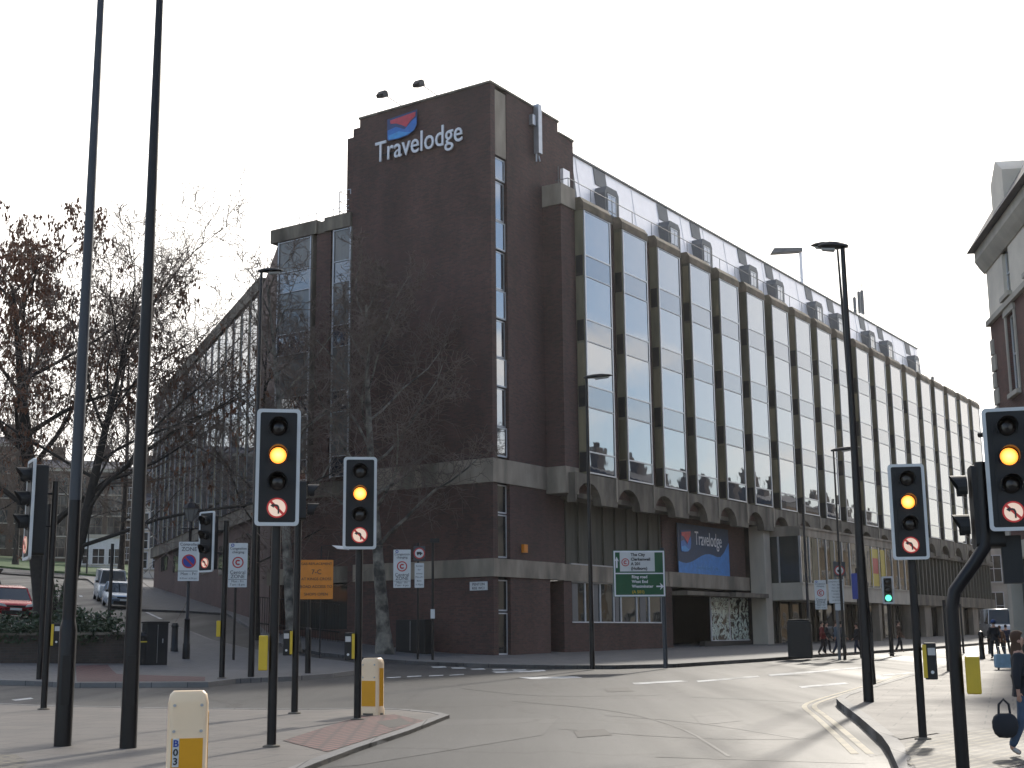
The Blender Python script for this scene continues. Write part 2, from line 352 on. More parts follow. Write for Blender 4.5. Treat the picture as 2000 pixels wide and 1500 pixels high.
M['bark'] = mat('dark_bark', (.030, .025, .020), .95, var=.35, scale=6, bump=.6)
M['barkplane'] = mat('mottled_plane_bark', (.22, .20, .165), .9, var=.3, scale=5, col2=(.06, .055, .045), bump=.4)
M['twig'] = mat('grey_brown_twigs', (.145, .108, .085), .9, var=.25, scale=3)
M['seed'] = mat('dry_brown_seed_clusters', (.17, .075, .04), .9, var=.4, scale=5)
M['leaf'] = mat('dark_green_leaves', (.03, .05, .02), .6, var=.5, scale=3)
M['ivy'] = mat('ivy_leaves', (.035, .055, .02), .6, var=.4, scale=3)
M['grass'] = mat('grass', (.05, .09, .02), .9, var=.3, scale=.8)
M['road'] = asphalt('asphalt', (.036, .0355, .0345), .6)
M['pave'] = paving('concrete_paving_slabs', (.150, .132, .115), (.125, .112, .10), (.08, .075, .07), .75, .6, var=.22, rot=radians(20))
M['pavefar'] = paving('grey_paving_slabs', (.135, .13, .125), (.115, .11, .107), (.07, .065, .06), .6, .6, var=.2, rot=radians(-33))
M['kerb'] = paving('granite_kerb', (.19, .18, .17), (.15, .145, .14), (.06, .06, .06), .9, 3, var=.2, spots=False)
M['tactile'] = paving('red_tactile_paving', (.21, .085, .075), (.17, .075, .068), (.05, .03, .028), .5, .15, var=.2, rot=radians(-62), mort=.045, spots=False)
M['tactile2'] = paving('buff_tactile_paving', (.22, .19, .13), (.18, .16, .12), (.08, .07, .06), .5, .15, var=.2, rot=radians(-50), mort=.045, spots=False)
M['line'] = mat('worn_white_line', (.55, .55, .53), .7, var=.25, scale=5, col2=(.22, .22, .21), c2fac=(.5, .62))
M['yline'] = mat('worn_yellow_line', (.42, .36, .25), .7, var=.25, scale=5, col2=(.25, .22, .16), c2fac=(.5, .65))
M['stone'] = mat('pale_stone', (.46, .42, .35), .85, var=.15, scale=1.5, stretch=(1, 1, .4))
M['stucco'] = mat('cream_stucco', (.74, .67, .56), .85, var=.1, scale=1)
M['slate'] = mat('slate_roof', (.07, .07, .08), .7, var=.2)
M['chimney'] = mat('sooty_brick', (.10, .07, .05), .9, var=.3)
# ================================================================== GROUND
def sheet(name, poly, m_, h=0.0, step=2.0, sides=0.0, kind='structure'):
    """a flat-lying sheet following the ground's rise; poly = world (x, y) corners"""
    bm = bmesh.new(); vs = [bm.verts.new((p[0], p[1], 0)) for p in poly]; bm.faces.new(vs)
    bmesh.ops.triangulate(bm, faces=bm.faces[:])
    xs = [p[0] for p in poly]; ys = [p[1] for p in poly]
    for ax, lo, hi in ((0, min(xs), max(xs)), (1, min(ys), max(ys))):
        k = math.ceil(lo/step)*step
        while k < hi:
            n = (1, 0, 0) if ax == 0 else (0, 1, 0); co = (k, 0, 0) if ax == 0 else (0, k, 0)
            bmesh.ops.bisect_plane(bm, geom=bm.verts[:]+bm.edges[:]+bm.faces[:], plane_co=co, plane_no=n); k += step
    bmesh.ops.recalc_face_normals(bm, faces=bm.faces)
    for f in bm.faces:
        if f.normal.z < 0: f.normal_flip()
    bed = [e for e in bm.edges if e.is_boundary]
    for v in bm.verts: v.co.z = zf(v.co.x, v.co.y)+h
    if sides:
        r = bmesh.ops.extrude_edge_only(bm, edges=bed)
        for g in r['geom']:
            if isinstance(g, bmesh.types.BMVert): g.co.z -= sides
    me = bpy.data.meshes.new(name); bm.to_mesh(me); bm.free(); me.materials.append(m_)
    o = bpy.data.objects.new(name, me); COL.objects.link(o)
    if kind: o['kind'] = kind
    return o
def line2(pts, w, off=0):
    """polyline -> polygon strip of width w to its left"""
    out = []; inn = []
    for i, p in enumerate(pts):
        a = Vector(pts[max(i-1, 0)][:2]); b = Vector(pts[min(i+1, len(pts)-1)][:2]); t = (b-a).normalized(); n = Vector((-t.y, t.x))
        q = Vector(p[:2]); out.append(q+n*off); inn.append(q+n*(off+w))
    return out, inn
def strip(name, pts, w, m_, h=.004, off=0, side=0, kind='structure', step=1.5):
    pp = [Vector(pts[0][:2])]
    for a, b in zip(pts[:-1], pts[1:]):
        a = Vector(a[:2]); b = Vector(b[:2]); n = max(1, int((b-a).length/step))
        for k in range(1, n+1): pp.append(a.lerp(b, k/n))
    o, i = line2(pp, w, off); mb = MB(); vs = []; fs = []
    for a, b in zip(o, i): vs += [(a.x, a.y, zf(a.x, a.y)+h), (b.x, b.y, zf(b.x, b.y)+h), (a.x, a.y, zf(a.x, a.y)-.05), (b.x, b.y, zf(b.x, b.y)-.05)]
    n = len(o)
    for k in range(n-1):
        a = 4*k; b = a+4; fs.append((a, b, b+1, a+1))
        if side: fs += [(a, a+2, b+2, b), (a+1, b+1, b+3, a+3)]
    mb.add(vs, fs); ob = mb.build(name, m_)
    if kind: ob['kind'] = kind
    return ob
def smooth_poly(pts, it=2):
    for _ in range(it):
        q = [pts[0]]
        for a, b in zip(pts[:-1], pts[1:]): q += [a.lerp(b, .25), a.lerp(b, .75)]
        q.append(pts[-1]); pts = q
    return pts
def road():
    mb = MB(); xs = []; ys = []
    def lin(a, b, s):
        r = []; x = a
        while x < b: r.append(x); x += s
        return r
    xs = [-900, -500, -300, -200, -140]+lin(-100, 110, 3)+[110, 150, 220, 320, 500, 900]
    ys = [-300, -150, -70]+lin(-40, 180, 3)+[180, 200, 240, 300, 400, 600, 1000, 1600]
    vs = [(x, y, min(zf(x, y), 22+.002*y)) for y in ys for x in xs]; n = len(xs)
    fs = [(j*n+i, j*n+i+1, (j+1)*n+i+1, (j+1)*n+i) for j in range(len(ys)-1) for i in range(n-1)]
    mb.add(vs, fs); o = mb.build('road', M['road']); o['kind'] = 'structure'
road()
g2 = lambda *pp: [Vector(G(x, y)[:2]) for x, y in pp]
KH = .12; KI = .05
# near island the camera stands beside: its far edge, tip, then right-hand edge
near_far = g2((-400, 1366), (-100, 1374), (80, 1383), (320, 1388), (580, 1391), (700, 1389), (790, 1391), (858, 1398))
near_tip = g2((878, 1403), (862, 1409), (800, 1434), (700, 1468), (620, 1499), (560, 1524), (400, 1600))
island = near_far+near_tip+[Vector((-3.2, 7.5)), Vector((-4.5, 3)), Vector((-12, -2)), Vector((-22, 2))]
sheet('pavement_island', island, M['pave'], KI, 1.5, sides=.2)
edge = near_far+near_tip
strip('kerb_island', edge[::-1], .16, M['kerb'], KI+.006, off=.0, side=1, step=.8)
# far left corner pavement
pl_front = g2((-500, 1330), (-100, 1334), (75, 1339), (150, 1343), (400, 1342), (450, 1335), (560, 1330), (640, 1324), (700, 1315), (722, 1311))
pl_back = g2((716, 1307), (660, 1298), (560, 1284), (480, 1273), (410, 1256), (372, 1240), (345, 1230), (300, 1224), (150, 1222), (-300, 1222))
sheet('pavement_corner', pl_front+pl_back, M['pavefar'], KH, 2, sides=.2)
strip('kerb_corner', (pl_front+pl_back)[::-1], .16, M['kerb'], KH+.006, side=1)
# pavement round the hotel
ph_front = g2((-300, 1100), (0, 1103), (60, 1108), (144, 1121), (172, 1134), (192, 1150), (212, 1168), (240, 1182), (273, 1194), (360, 1197), (444, 1202), (490, 1232), (530, 1256), (580, 1272), (631, 1281), (700, 1288), (756, 1294), (860, 1300), (960, 1304), (1080, 1307), (1200, 1307), (1320, 1304), (1500, 1292), (1600, 1284), (1700, 1277), (1785, 1271), (1850, 1266))
last = HC+uA*95-uB*7.5
ph = ph_front+[Vector((last.x, last.y))]+[Vector((HC+uA*95+uB*6)[:2]), Vector((HC+uA*6+uB*6)[:2]), Vector((-8, 80)), Vector((-26, 118)), Vector((-70, 150))]
sheet('pavement_hotel', ph, M['pavefar'], KH, 2.5, sides=.2)
strip('kerb_hotel', ph_front+[Vector((last.x, last.y))], .16, M['kerb'], KH+.006, side=1)
# right-hand pavement
pr_front = g2((1770, 1560), (1738, 1480), (1724, 1459), (1680, 1418), (1640, 1385), (1634, 1378), (1643, 1371), (1683, 1357), (1778, 1327), (1866, 1302), (1918, 1287), (1960, 1273))
far_r = [Vector((30, 78)), Vector((60, 125)), Vector((80, 120)), Vector((40, 50)), Vector((30, -10)), Vector((6, -10)), Vector((5.2, 8))]
pr = pr_front+far_r
sheet('pavement_right', pr, M['pave'], KH, 1.5, sides=.2)
strip('kerb_right', pr_front+far_r[:2], .16, M['kerb'], KH+.006, off=-.16, side=1, step=.8)
# tactile paving
TH = KH+.006
sheet('tactile_paving', g2((552, 1455), (640, 1478), (830, 1415), (770, 1402), (700, 1406)), M['tactile'], KI+.006, 1)
sheet('tactile_paving', g2((148, 1308), (210, 1306), (228, 1325), (400, 1331), (400, 1340), (150, 1341)), M['tactile'], TH, 2)
sheet('tactile_paving', g2((-120, 1485), (30, 1483), (52, 1496), (20, 1540), (-120, 1560)), M['tactile2'], KI+.006, 1)
sheet('tactile_paving', g2((1768, 1472), (1860, 1452), (2040, 1428), (2130, 1465), (2000, 1520), (1800, 1560), (1775, 1530)), M['tactile2'], TH, 1)
# painted markings
def mark(*pp, m_='line', h=.004): return sheet('road_marking', g2(*pp), M[m_], h, 1.5)
mark((1012, 1323), (1126, 1321), (1138, 1324), (1040, 1327))
for x0, y0 in ((842, 1302), (880, 1304), (918, 1306), (960, 1307), (1000, 1308), (1036, 1309)): mark((x0, y0), (x0+26, y0-.6), (x0+31, y0+1.8), (x0+4, y0+2.4))
for x0, y0 in ((755, 1323), (795, 1321), (838, 1319.5), (878, 1318)): mark((x0, y0), (x0+28, y0-1.4), (x0+28, y0+.2), (x0, y0+1.8))
mark((960, 1312), (1050, 1310), (1056, 1312), (970, 1314.5))
mark((1235, 1334), (1330, 1329), (1345, 1331), (1240, 1337))
mark((1500, 1318), (1700, 1301), (1702, 1303.5), (1506, 1321)); mark((1560, 1341), (1650, 1333), (1660, 1335.5), (1566, 1344))
mark((1720, 1318), (1772, 1313.5), (1790, 1315), (1722, 1321)); mark((1790, 1293), (1900, 1284), (1902, 1285.5), (1794, 1295))
mark((1360, 1330), (1480, 1320), (1484, 1322), (1364, 1332.5))
mark((160, 1204), (165, 1202), (178, 1216), (172, 1217)); mark((97, 1161), (115, 1162), (115, 1164), (97, 1163)); mark((154, 1163), (160, 1163), (162, 1166), (156, 1166))
mark((283, 1195.5), (288, 1195.5), (318, 1209), (311, 1209)); mark((375, 1270), (400, 1269), (404, 1271), (378, 1272))
mark((22, 1367), (60, 1363), (66, 1365), (30, 1369)); mark((185, 1392), (225, 1389), (228, 1391), (190, 1394))
yl = g2((1708, 1473), (1660, 1432), (1618, 1398), (1598, 1385), (1594, 1378), (1606, 1371), (1640, 1360), (1688, 1346), (1780, 1317))
yl = smooth_poly(yl, 2)
strip('yellow_line', yl, .09, M['yline'], .004, step=.5); strip('yellow_line', yl, .09, M['yline'], .004, off=.17, step=.5)
# tar-sealed joints across the carriageway
M['tar'] = mat('tar_seal', (.018, .017, .016), .5, var=.3, scale=9)
for pp in (((1180, 1398), (1350, 1410), (1560, 1443)), ((1280, 1479), (1500, 1486), (1690, 1492)), ((1090, 1424), (1300, 1441), (1500, 1446), (1650, 1440)), ((1350, 1362), (1480, 1367), (1592, 1374)), ((1000, 1370), (1200, 1387), (1330, 1420), (1420, 1478)), ((300, 1352), (420, 1366), (480, 1386)), ((900, 1345), (1050, 1362), (1300, 1358))):
    strip('tar_joint', smooth_poly(g2(*pp), 2), .045, M['tar'], .003, step=.6)
# tarmac patches and iron covers
M['patch'] = asphalt('old_tarmac_patch', (.05, .048, .046), .6)
sheet('road_patch', g2((870, 1406), (1090, 1402), (1060, 1436), (700, 1495), (640, 1499), (800, 1440)), M['patch'], .0035, 1)
sheet('road_patch', g2((1648, 1385), (1690, 1420), (1740, 1470), (1700, 1478), (1640, 1430), (1612, 1392)), M['patch'], .0025, 1)
sheet('road_patch', g2((1350, 1395), (1420, 1388), (1450, 1408), (1370, 1416)), M['patch'], .003, 1)
M['iron'] = mat('worn_iron_cover', (.05, .045, .04), .7, metal=0, var=.3, scale=12)
for nm, pp in (('manhole_cover', ((1180, 1345), (1226, 1343), (1238, 1350), (1186, 1352))), ('manhole_cover', ((1120, 1428), (1180, 1424), (1196, 1436), (1128, 1441)))):
    sheet(nm, g2(*pp), M['iron'], .005, 1)
sheet('inspection_cover', g2((736, 1418), (782, 1410), (806, 1421), (760, 1430)), M['iron'], KI+.008, 1)
sheet('inspection_cover', g2((1742, 1458), (1790, 1448), (1838, 1452), (1760, 1466)), M['iron'], TH+.004, 1)
# lawn at the top of the side street
gl = [Vector(P(-600, 1100, 150)[:2]), Vector(P(-600, 1100, 108)[:2]), Vector(P(0, 1100, 132)[:2]), Vector(P(250, 1100, 122)[:2]), Vector(P(290, 1100, 170)[:2]), Vector(P(-600, 1100, 260)[:2])]
sheet('grass', gl, M['grass'], .3, 4, sides=.4)

# ================================================================== HOTEL
HR = thing('hotel_building', 'dark brown brick hotel with a windowless corner tower and rows of tall reflective window bays', 'building', (HC.x, HC.y, 0), radians(90)-AZA)
def hb(name, m_, f, smooth=False, parent=HR, bevel=0):
    b = MB(); f(b); return b.build(name, m_, parent, smooth, bevel)
ZT = 25.85
ST0, ST1 = .36, 1.28      # window slot of the tower
def tower(b):
    b.box(0, ST0, 0, .3, -1, ZT); b.box(ST1, 5.75, 0, .3, -1, ZT); b.box(ST0, ST1, .06, .3, 22.62, ZT)
    b.box(0, 5.75, .3, 7.55, -1, ZT)
hb('tower_wall', M['brick'], lambda b: (b.box(0, ST0, 0, .3, -1, ZT), b.box(ST1, 4.45, 0, .3, -1, ZT), b.box(4.45, 5.75, 0, .3, 3.97, ZT), b.box(0, 4.45, .3, 7.55, -1, ZT), b.box(4.45, 5.75, .3, 7.55, 3.97, ZT),
    b.box(0, .8, 7.55, 7.95, -1, 25.45), b.box(.15, .8, 7.95, 8.3, 20, 22.3), b.box(.8, 7.2, 7.55, 9, 8, 25.45), b.box(5.75, 7.15, .0, 7.55, 8, 25.3)))
hb('tower_coping', M['concdark'], lambda b: (b.box(-.05, 5.8, -.05, .25, ZT, ZT+.1), b.box(-.05, .25, .25, 7.6, ZT, ZT+.1), b.box(5.8, 7.2, -.04, .25, 25.3, 25.4)))
hb('tower_slot_panel', M['conc'], lambda b: b.box(ST0, ST1, .03, .06, 22.62, ZT-.15))
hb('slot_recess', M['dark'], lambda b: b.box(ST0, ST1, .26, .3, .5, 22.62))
segs = [(22.54, 21.52, 'l'), (21.45, 19.66, 'd'), (19.6, 18.3, 'l'), (18.22, 16.5, 'd'), (16.45, 15.17, 'l'), (15.1, 13.45, 'd'), (13.4, 12.14, 'l'), (12.08, 10.4, 'd'), (10.36, 9.08, 'l'), (7.88, 6.66, 'd'), (6.6, 4.78, 'd'), (3.85, 2.55, 'd'), (2.48, .75, 'd')]
for z1, z0, k in segs:
    fr = MB(); x0, x1 = ST0+.03, ST1-.02; y = .10 if k == 'l' else .16
    fr.box(x0, x0+.05, y, y+.06, z0, z1).box(x1-.05, x1, y, y+.06, z0, z1).box(x0+.05, x1-.05, y, y+.06, z1-.05, z1).box(x0+.05, x1-.05, y, y+.06, z0, z0+.06)
    w = fr.build('slot_window', M['white'] if (k == 'l' or z1 < 8) else M['alu'], HR)
    hb('window_pane', M['glassA'] if z1 > 8 else M['glassD'], lambda b: b.box(x0+.05, x1-.05, y+.02, y+.04, z0+.06, z1-.05), parent=w)
def band(b, z0, z1, x1):
    b.box(-.06, x1, -.06, 0, z0, z1); b.box(-.06, 0, 0, 7.6, z0, z1)
hb('upper_concrete_band', M['conc'], lambda b: (band(b, 7.93, 8.95, 4.22), b.box(4.22, 5.35, -1.05, 0, 7.76, 8.95)))
hb('lower_concrete_band', M['conc'], lambda b: band(b, 3.97, 4.72, 5.6))
hb('pier', M['brick'], lambda b: b.box(4.28, 5.32, -.98, -.002, 8.95, 21.17))
hb('pier_cap', M['conc'], lambda b: b.box(4.22, 5.5, -1.05, -.002, 21.17, 22.18))
hb('flue_pipe', M['alu'], lambda b: (b.box(3.55, 3.85, -.3, -.02, 23.6, 26.0), b.tube([(3.6, -.12, 23.6), (3.6, -.12, 23.2)], .04), b.tube([(3.78, -.12, 23.6), (3.78, -.2, 23.25)], .04), b.box(3.2, 3.45, -.2, 0, 24.9, 25.4)))
hb('roof_vent', M['zinc'], lambda b: b.box(5.9, 6.5, -.18, 0, 22.2, 23.55))
# doorway recess at the foot of the tower
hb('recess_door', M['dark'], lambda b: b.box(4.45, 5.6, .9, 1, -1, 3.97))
XE = 77.0
hb('wall', M['brick'], lambda b: (b.box(5.32, XE, -.92, 10, 7.85, 21.45), b.box(5.6, 5.8, 0, 10, -1, 3.95)))
hb('street_storey_wall', M['brick'], lambda b: (b.box(5.8, 15.9, 0, .25, -1, 2.08), b.box(5.8, 6.3, 0, .25, 2.08, 3.95), b.box(15.4, 16.3, 0, .25, 2.08, 7.85), b.box(16.3, 26, .1, .3, 4.72, 7.85), b.box(15.9, 16.3, 0, .25, -1, 2.08)))
hb('concrete_band', M['conc'], lambda b: (b.box(5.6, 15.9, -.04, .3, 3.95, 4.7), b.box(15.9, 26.1, -.10, .3, 3.95, 4.7)))
def flutes(b):
    b.box(5.8, 15.4, .12, .2, 4.7, 7.85)
    x = 5.9
    while x < 15.3: b.box(x, x+.09, .02, .12, 4.7, 7.85); x += 1.16
hb('fluted_panel', M['flute'], flutes)
hb('panel_sill', M['alu'], lambda b: b.box(6.2, 15.4, -.06, .02, 4.70, 4.76))
hb('strip_window', M['glassShop'], lambda b: b.box(6.3, 15.4, .12, .14, 2.08, 3.95))
def swf(b):
    for x in (6.3, 7.6, 8.3, 9.0, 10.3, 11.0, 12.6, 13.9, 15.3): b.box(x, x+.06, .06, .12, 2.14, 3.92)
    b.box(6.3, 15.4, -.05, .12, 2.08, 2.14); b.box(6.36, 15.3, .06, .12, 3.9, 3.95)
hb('strip_window_frame', M['white'], swf)
def blinds(b):
    for x, w_ in ((6.5, .5), (8.45, .4), (10.5, .35), (13.0, .6)): b.box(x, x+w_, .1, .118, 2.16, 3.88)
hb('window_blind', M['zincdark'], blinds)
# ---- bays
X0, DX, BW, NB = 5.72, 3.745, 2.42, 19
YB = -1.38
lv = [21.15, 19.01, 17.98, 15.91, 14.88, 12.80, 11.78, 9.72, 8.78]
def bay(i):
    x = X0+i*DX; rnd = random.Random(i)
    b = MB()
    # side slab, cap and sill of one bay
    b.box(x-.10, x-.02, YB+.02, -.92, 8.7, 21.2); b.box(x+BW+.02, x+BW+.10, YB+.02, -.92, 8.7, 21.2)
    b.mi = 1; b.prism([(YB-.06, 21.2), (YB-.06, 21.55), (YB+.12, 21.82), (-.6, 21.82), (-.6, 21.45), (-.93, 21.45), (-.93, 21.2)], x-.14, x+BW+.14, 'x')
    o = b.build('window_bay', [M['fin'], M['capconc']], HR)
    s = MB(); c = MB()
    for k in range(0, 8, 2):
        # black vents at spandrel height, buff boards at window height on the bay's left cheek
        s.box(x-.115, x-.10, YB+.06, -.96, lv[k+2]+.02, lv[k+1]-.02)
        if rnd.random() < .55: c.box(x-.112, x-.10, YB+.07, -.97, lv[k+1]+.05, lv[k]-.1)
    s.build('cheek_vent', M['dark'], o)
    if c.v: c.build('cheek_board', M['panel'], o)
    fr = MB(); fy0, fy1 = YB-.03, YB+.03
    fr.box(x-.05, x+.03, fy0, fy1, lv[8]-.05, lv[0]+.03).box(x+BW-.03, x+BW+.05, fy0, fy1, lv[8]-.05, lv[0]+.03)
    for k, z in enumerate(lv):
        t = .035 if k % 2 == 0 or k == 8 else .06
        fr.box(x+.03, x+BW-.03, fy0+.004, fy1, z-t/2-(.03 if k == 8 else 0), z+t/2)
    fr.build('bay_frame', M['alu'], o)
    for k in range(8):
        z1, z0 = lv[k]-.04, lv[k+1]+.04; g = MB()
        g.box(-BW/2+.04, BW/2-.04, -.008, .008, -(z1-z0)/2, (z1-z0)/2)
        w = g.build('window_pane' if k % 2 == 0 else 'spandrel_pane', M['glassA'] if k % 2 == 0 else M['glassS'], o)
        w.location = (x+BW/2, YB+.012, (z0+z1)/2); w.rotation_euler = (radians(rnd.uniform(-.25, .25)), 0, radians(rnd.uniform(-.3, .3)))
    q = MB()      # corbel with arched soffit
    r_ = 1.25; cx = x+.1; zb = 7.35; pts = [(x-1.25, 8.68), (x-1.25, 7.75)]
    pts = [(x+BW+.1, 8.68), (x-1.27, 8.68), (x-1.27, zb)]
    for k in range(0, 9):
        a = pi-pi*k/8; pts.append((x-.05+1.12*cos(a), zb+.95*sin(a)))
    pts += [(x+1.12, zb), (x+BW+.1, zb)]
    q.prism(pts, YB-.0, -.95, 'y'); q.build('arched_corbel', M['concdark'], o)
    z_ = MB(); z_.box(x+BW-.02, x+BW+.12, YB-.06, YB-.003, 7.6, 8.74); z_.build('corbel_nib', M['conc'], o)
for i in range(NB): bay(i)
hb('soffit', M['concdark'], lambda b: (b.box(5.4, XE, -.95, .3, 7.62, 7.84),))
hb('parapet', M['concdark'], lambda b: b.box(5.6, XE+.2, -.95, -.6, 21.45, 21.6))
# ---- mansard storey
MX0, MX1 = 7.15, 64.2
def slope(b, x0, x1, off, z0=21.5, z1=24.95):
    y = lambda z: .05+(z-21.5)*.13
    b.prism([(y(z0)-off, z0), (y(z1)-off, z1), (y(z1)+.3, z1), (y(z0)+.3, z0)], x0, x1, 'x')
dpx = [(1190, 370), (1312, 435), (1376, 470), (1467, 522), (1519, 550), (1596, 592), (1638, 615), (1700, 650), (1735, 670), (1788, 698)]
DXS = [LX(x, y, -.25)[0] for x, y in dpx]
def mans(b):
    x = MX0+.9; edges = [x]
    slope(b, MX0+.6, MX1, 0)
    for k in range(20):      # standing seams
        xx = MX0+1+k*2.9
        if xx < MX1: slope(b, xx, xx+.04, .025)
hb('mansard_roof', M['zinc'], mans)
hb('mansard_end', M['zincdark'], lambda b: (slope(b, MX0, MX0+.6, .03), b.box(MX0, MX1, .8, 9, 21.45, 24.9), b.box(MX1, XE, 3, 9, 21.45, 22.2)))
hb('mansard_coping', M['zincdark'], lambda b: b.box(MX0, MX1+.1, .42, .85, 24.95, 25.05))
for x in DXS:
    d = MB(); d.prism([(x-.62, 22.0), (x-.62, 23.4), (x-.4, 23.75), (x+.6, 23.75), (x+.8, 23.5), (x+.8, 22.0)], -.34, .5, 'y')
    o = d.build('dormer', M['zincdark'], HR)
    s = MB(); slope(s, x-.35, x+.85, .04, 24.0, 24.93); s.build('dormer_flashing', M['zincdark'], o)
    r = MB(); r.box(x-.42, x+.62, -.345, -.34, 22.05, 23.42); r.build('window_recess', M['dark'], o)
    w = MB(); w.box(x-.36, x+.42, -.37, -.36, 22.3, 23.3); w.build('window_pane', M['glassA'], o)
    f = MB(); f.box(x-.40, x-.36, -.385, -.35, 22.27, 23.36).box(x+.04, x+.07, -.382, -.371, 22.3, 23.3).box(x-.36, x+.46, -.385, -.35, 23.3, 23.36).box(x+.42, x+.46, -.384, -.35, 22.3, 23.3); f.build('window_frame', M['white'], o)
def rail(b):
    b.tube([(5.3, -.8, 22.75), (XE-12, -.8, 22.75)], .022, 5); b.tube([(5.3, -.8, 22.75), (5.3, -.1, 22.75)], .022, 5)
    x = 5.3
    while x < XE-12: b.tube([(x, -.8, 21.6), (x, -.8, 22.75)], .018, 4); x += 2.1
    b.tube([(4.25, -.9, 22.15), (4.25, -.9, 23.0)], .02, 4)
hb('parapet_rail', M['zincdark'], rail)
def rail2(b):
    b.tube([(MX0, .6, 25.45), (MX1, .6, 25.45)], .012, 4)
    x = MX0+.4
    while x < MX1: b.tube([(x, .6, 25.0), (x, .6, 25.45)], .012, 4); x += 2.4
hb('roof_edge_rail', M['alu'], rail2)
# aerials on the roof
def aer(b):
    for x, h, y in ((53.5, 3.4, 2.0), (54.6, 4.3, 2.0), (56.0, 4.9, 2.2), (70, 2.6, 1)):
        z0 = 24.9 if x < 64 else 21.6
        b.tube([(x, y, z0), (x, y, z0+h)], .03, 5); b.box(x-.1, x+.1, y-.1, y+.1, z0+h*.35, z0+h*.75)
hb('roof_aerial', M['zincdark'], aer)
# ---- wing left of the tower, turning the corner
hb('side_wing_wall', M['brick'], lambda b: (b.box(.35, 6, 7.95, 13.0, 8.2, 21.0), b.box(.35, 6, 7.95, 13.0, -1, 1.9), b.box(.35, 6, 12.4, 13.0, 1.9, 8.2), b.box(.35, 6, 7.95, 8.2, 1.9, 8.2), b.box(.35, 6, 8.2, 12.4, 4.7, 8.2), b.box(1.2, 6, 8.2, 12.4, 1.9, 4.7)))
hb('side_wing_window', M['glassShop'], lambda b: b.box(.9, .92, 8.2, 12.4, 1.9, 4.7))
hb('side_wing_band', M['concdark'], lambda b: (b.box(.2, .35, 7.95, 13.1, 3.97, 4.7), b.box(.2, .35, 7.95, 13.1, 7.93, 8.6)))
hb('side_wing_parapet', M['concdark'], lambda b: (b.box(-.12, .4, 7.96, 9.6, 20.62, 21.3), b.box(.0, .4, 9.6, 10.1, 20.62, 21.2), b.box(-.12, .4, 10.1, 13.1, 20.62, 21.3), b.box(.4, 6, 7.96, 13.1, 20.9, 21.15)))
for y0, y1, pier in ((8.0, 9.05, 0), (10.5, 12.6, 1)):
    b = MB(); b.box(-.02, .35, y0-.1, y0, 8.7, 20.62).box(-.02, .35, y1, y1+.1, 8.7, 20.62); o = b.build('side_bay', M['concdark'], HR)
    f = MB(); f.box(-.06, -.022, y0-.03, y0+.04, 8.7, 20.6).box(-.06, -.022, y1-.04, y1+.03, 8.7, 20.6)
    for k, z in enumerate(lv): f.box(-.055, -.022, y0+.04, y1-.04, min(z, 20.55)-.02, min(z, 20.55)+.02)
    f.build('bay_frame', M['alu'], o)
    for k in range(8):
        g = MB(); g.box(0, .02, y0, y1, lv[k+1]+.03, min(lv[k], 20.6)-.03); g.build('window_pane' if k % 2 == 0 else 'spandrel_pane', M['glassCurt'] if k % 2 == 0 else M['glassS'], o)
hb('side_fin', M['brick'], lambda b: b.box(.05, .35, 9.3, 10.2, 8.7, 20.62))
# railings in front of the side wing
def srail(b):
    gz = lambda y: zf(*(HC+uA*-.3+uB*y)[:2])
    for k in range(34):
        y = 8.2+k*.15; b.tube([(-.3, y, gz(y)+.1), (-.3, y, gz(y)+1.75)], .014, 4)
    b.tube([(-.3, 8.1, gz(8.1)+1.75), (-.3, 13.3, gz(13.3)+1.75)], .03, 4); b.tube([(-.3, 8.1, gz(8.1)+.55), (-.3, 13.3, gz(13.3)+.55)], .05, 4)
rl = hb('metal_railing', M['black'], srail, parent=None); rl.matrix_world = Matrix.Translation(HC) @ Matrix.Rotation(radians(90)-AZA, 4, 'Z')
tag(rl, 'black iron railing in front of the ground floor window left of the tower', 'railing')
# ---- long rear wing going up the side street
Winv = (Matrix.Translation(HC) @ Matrix.Rotation(radians(90)-AZA, 4, 'Z')).inverted()
AZC = radians(-23); c0 = Vector((-14.0, 72, 0)); uC = Vector((sin(AZC), cos(AZC), 0)); nC = Vector((cos(AZC), -sin(AZC), 0))   # nC points into the building
RW = Winv @ Matrix((( uC.x, nC.x, 0, c0.x), (uC.y, nC.y, 0, c0.y), (0, 0, 1, 0), (0, 0, 0, 1)))     # frame: x along, y inward
def rb(name, m_, f, parent=HR):
    b = MB(); f(b); b.v = [tuple(RW @ Vector(v)) for v in b.v]; return b.build(name, m_, parent)
LC = 40.0
rb('rear_wing_wall', M['brick'], lambda b: b.box(0, LC, .45, 12, -1, 21.0))
hb('link_wall', M['brick'], lambda b: b.prism([(Winv @ Vector(p))[:2] for p in ((-11.55, 63.5, 0), (-14.0, 72.2, 0), (-6, 78, 0), (-2, 66, 0))], -1, 20.6, 'z'))
rb('rear_wing_parapet', M['concdark'], lambda b: b.box(-.05, LC+.1, -.12, 1, 20.55, 21.35))
def wrail(b):
    b.tube([(.2, 8.1, 21.75), (.2, 12.6, 21.75)], .02, 4)
    for k in range(5): b.tube([(.2, 8.2+k*1.1, 21.2), (.2, 8.2+k*1.1, 21.75)], .018, 4)
    for x, y in ((.5, 8.5), (.5, 9.2), (1.2, 8.5), (1.2, 9.2)): b.tube([(x, y, 21.15), (x, y, 22.7)], .025, 4)
    for z in (21.7, 22.2, 22.7): b.tube([(.5, 8.5, z), (.5, 9.2, z)], .02, 4).tube([(.5, 9.2, z), (1.2, 9.2, z)], .02, 4)
hb('wing_roof_rail', M['alu'], wrail)
rb('rear_wing_base', M['concdark'], lambda b: (b.box(0, LC, .1, .44, 8.0, 8.8),))
NC = 17; dc = LC/NC
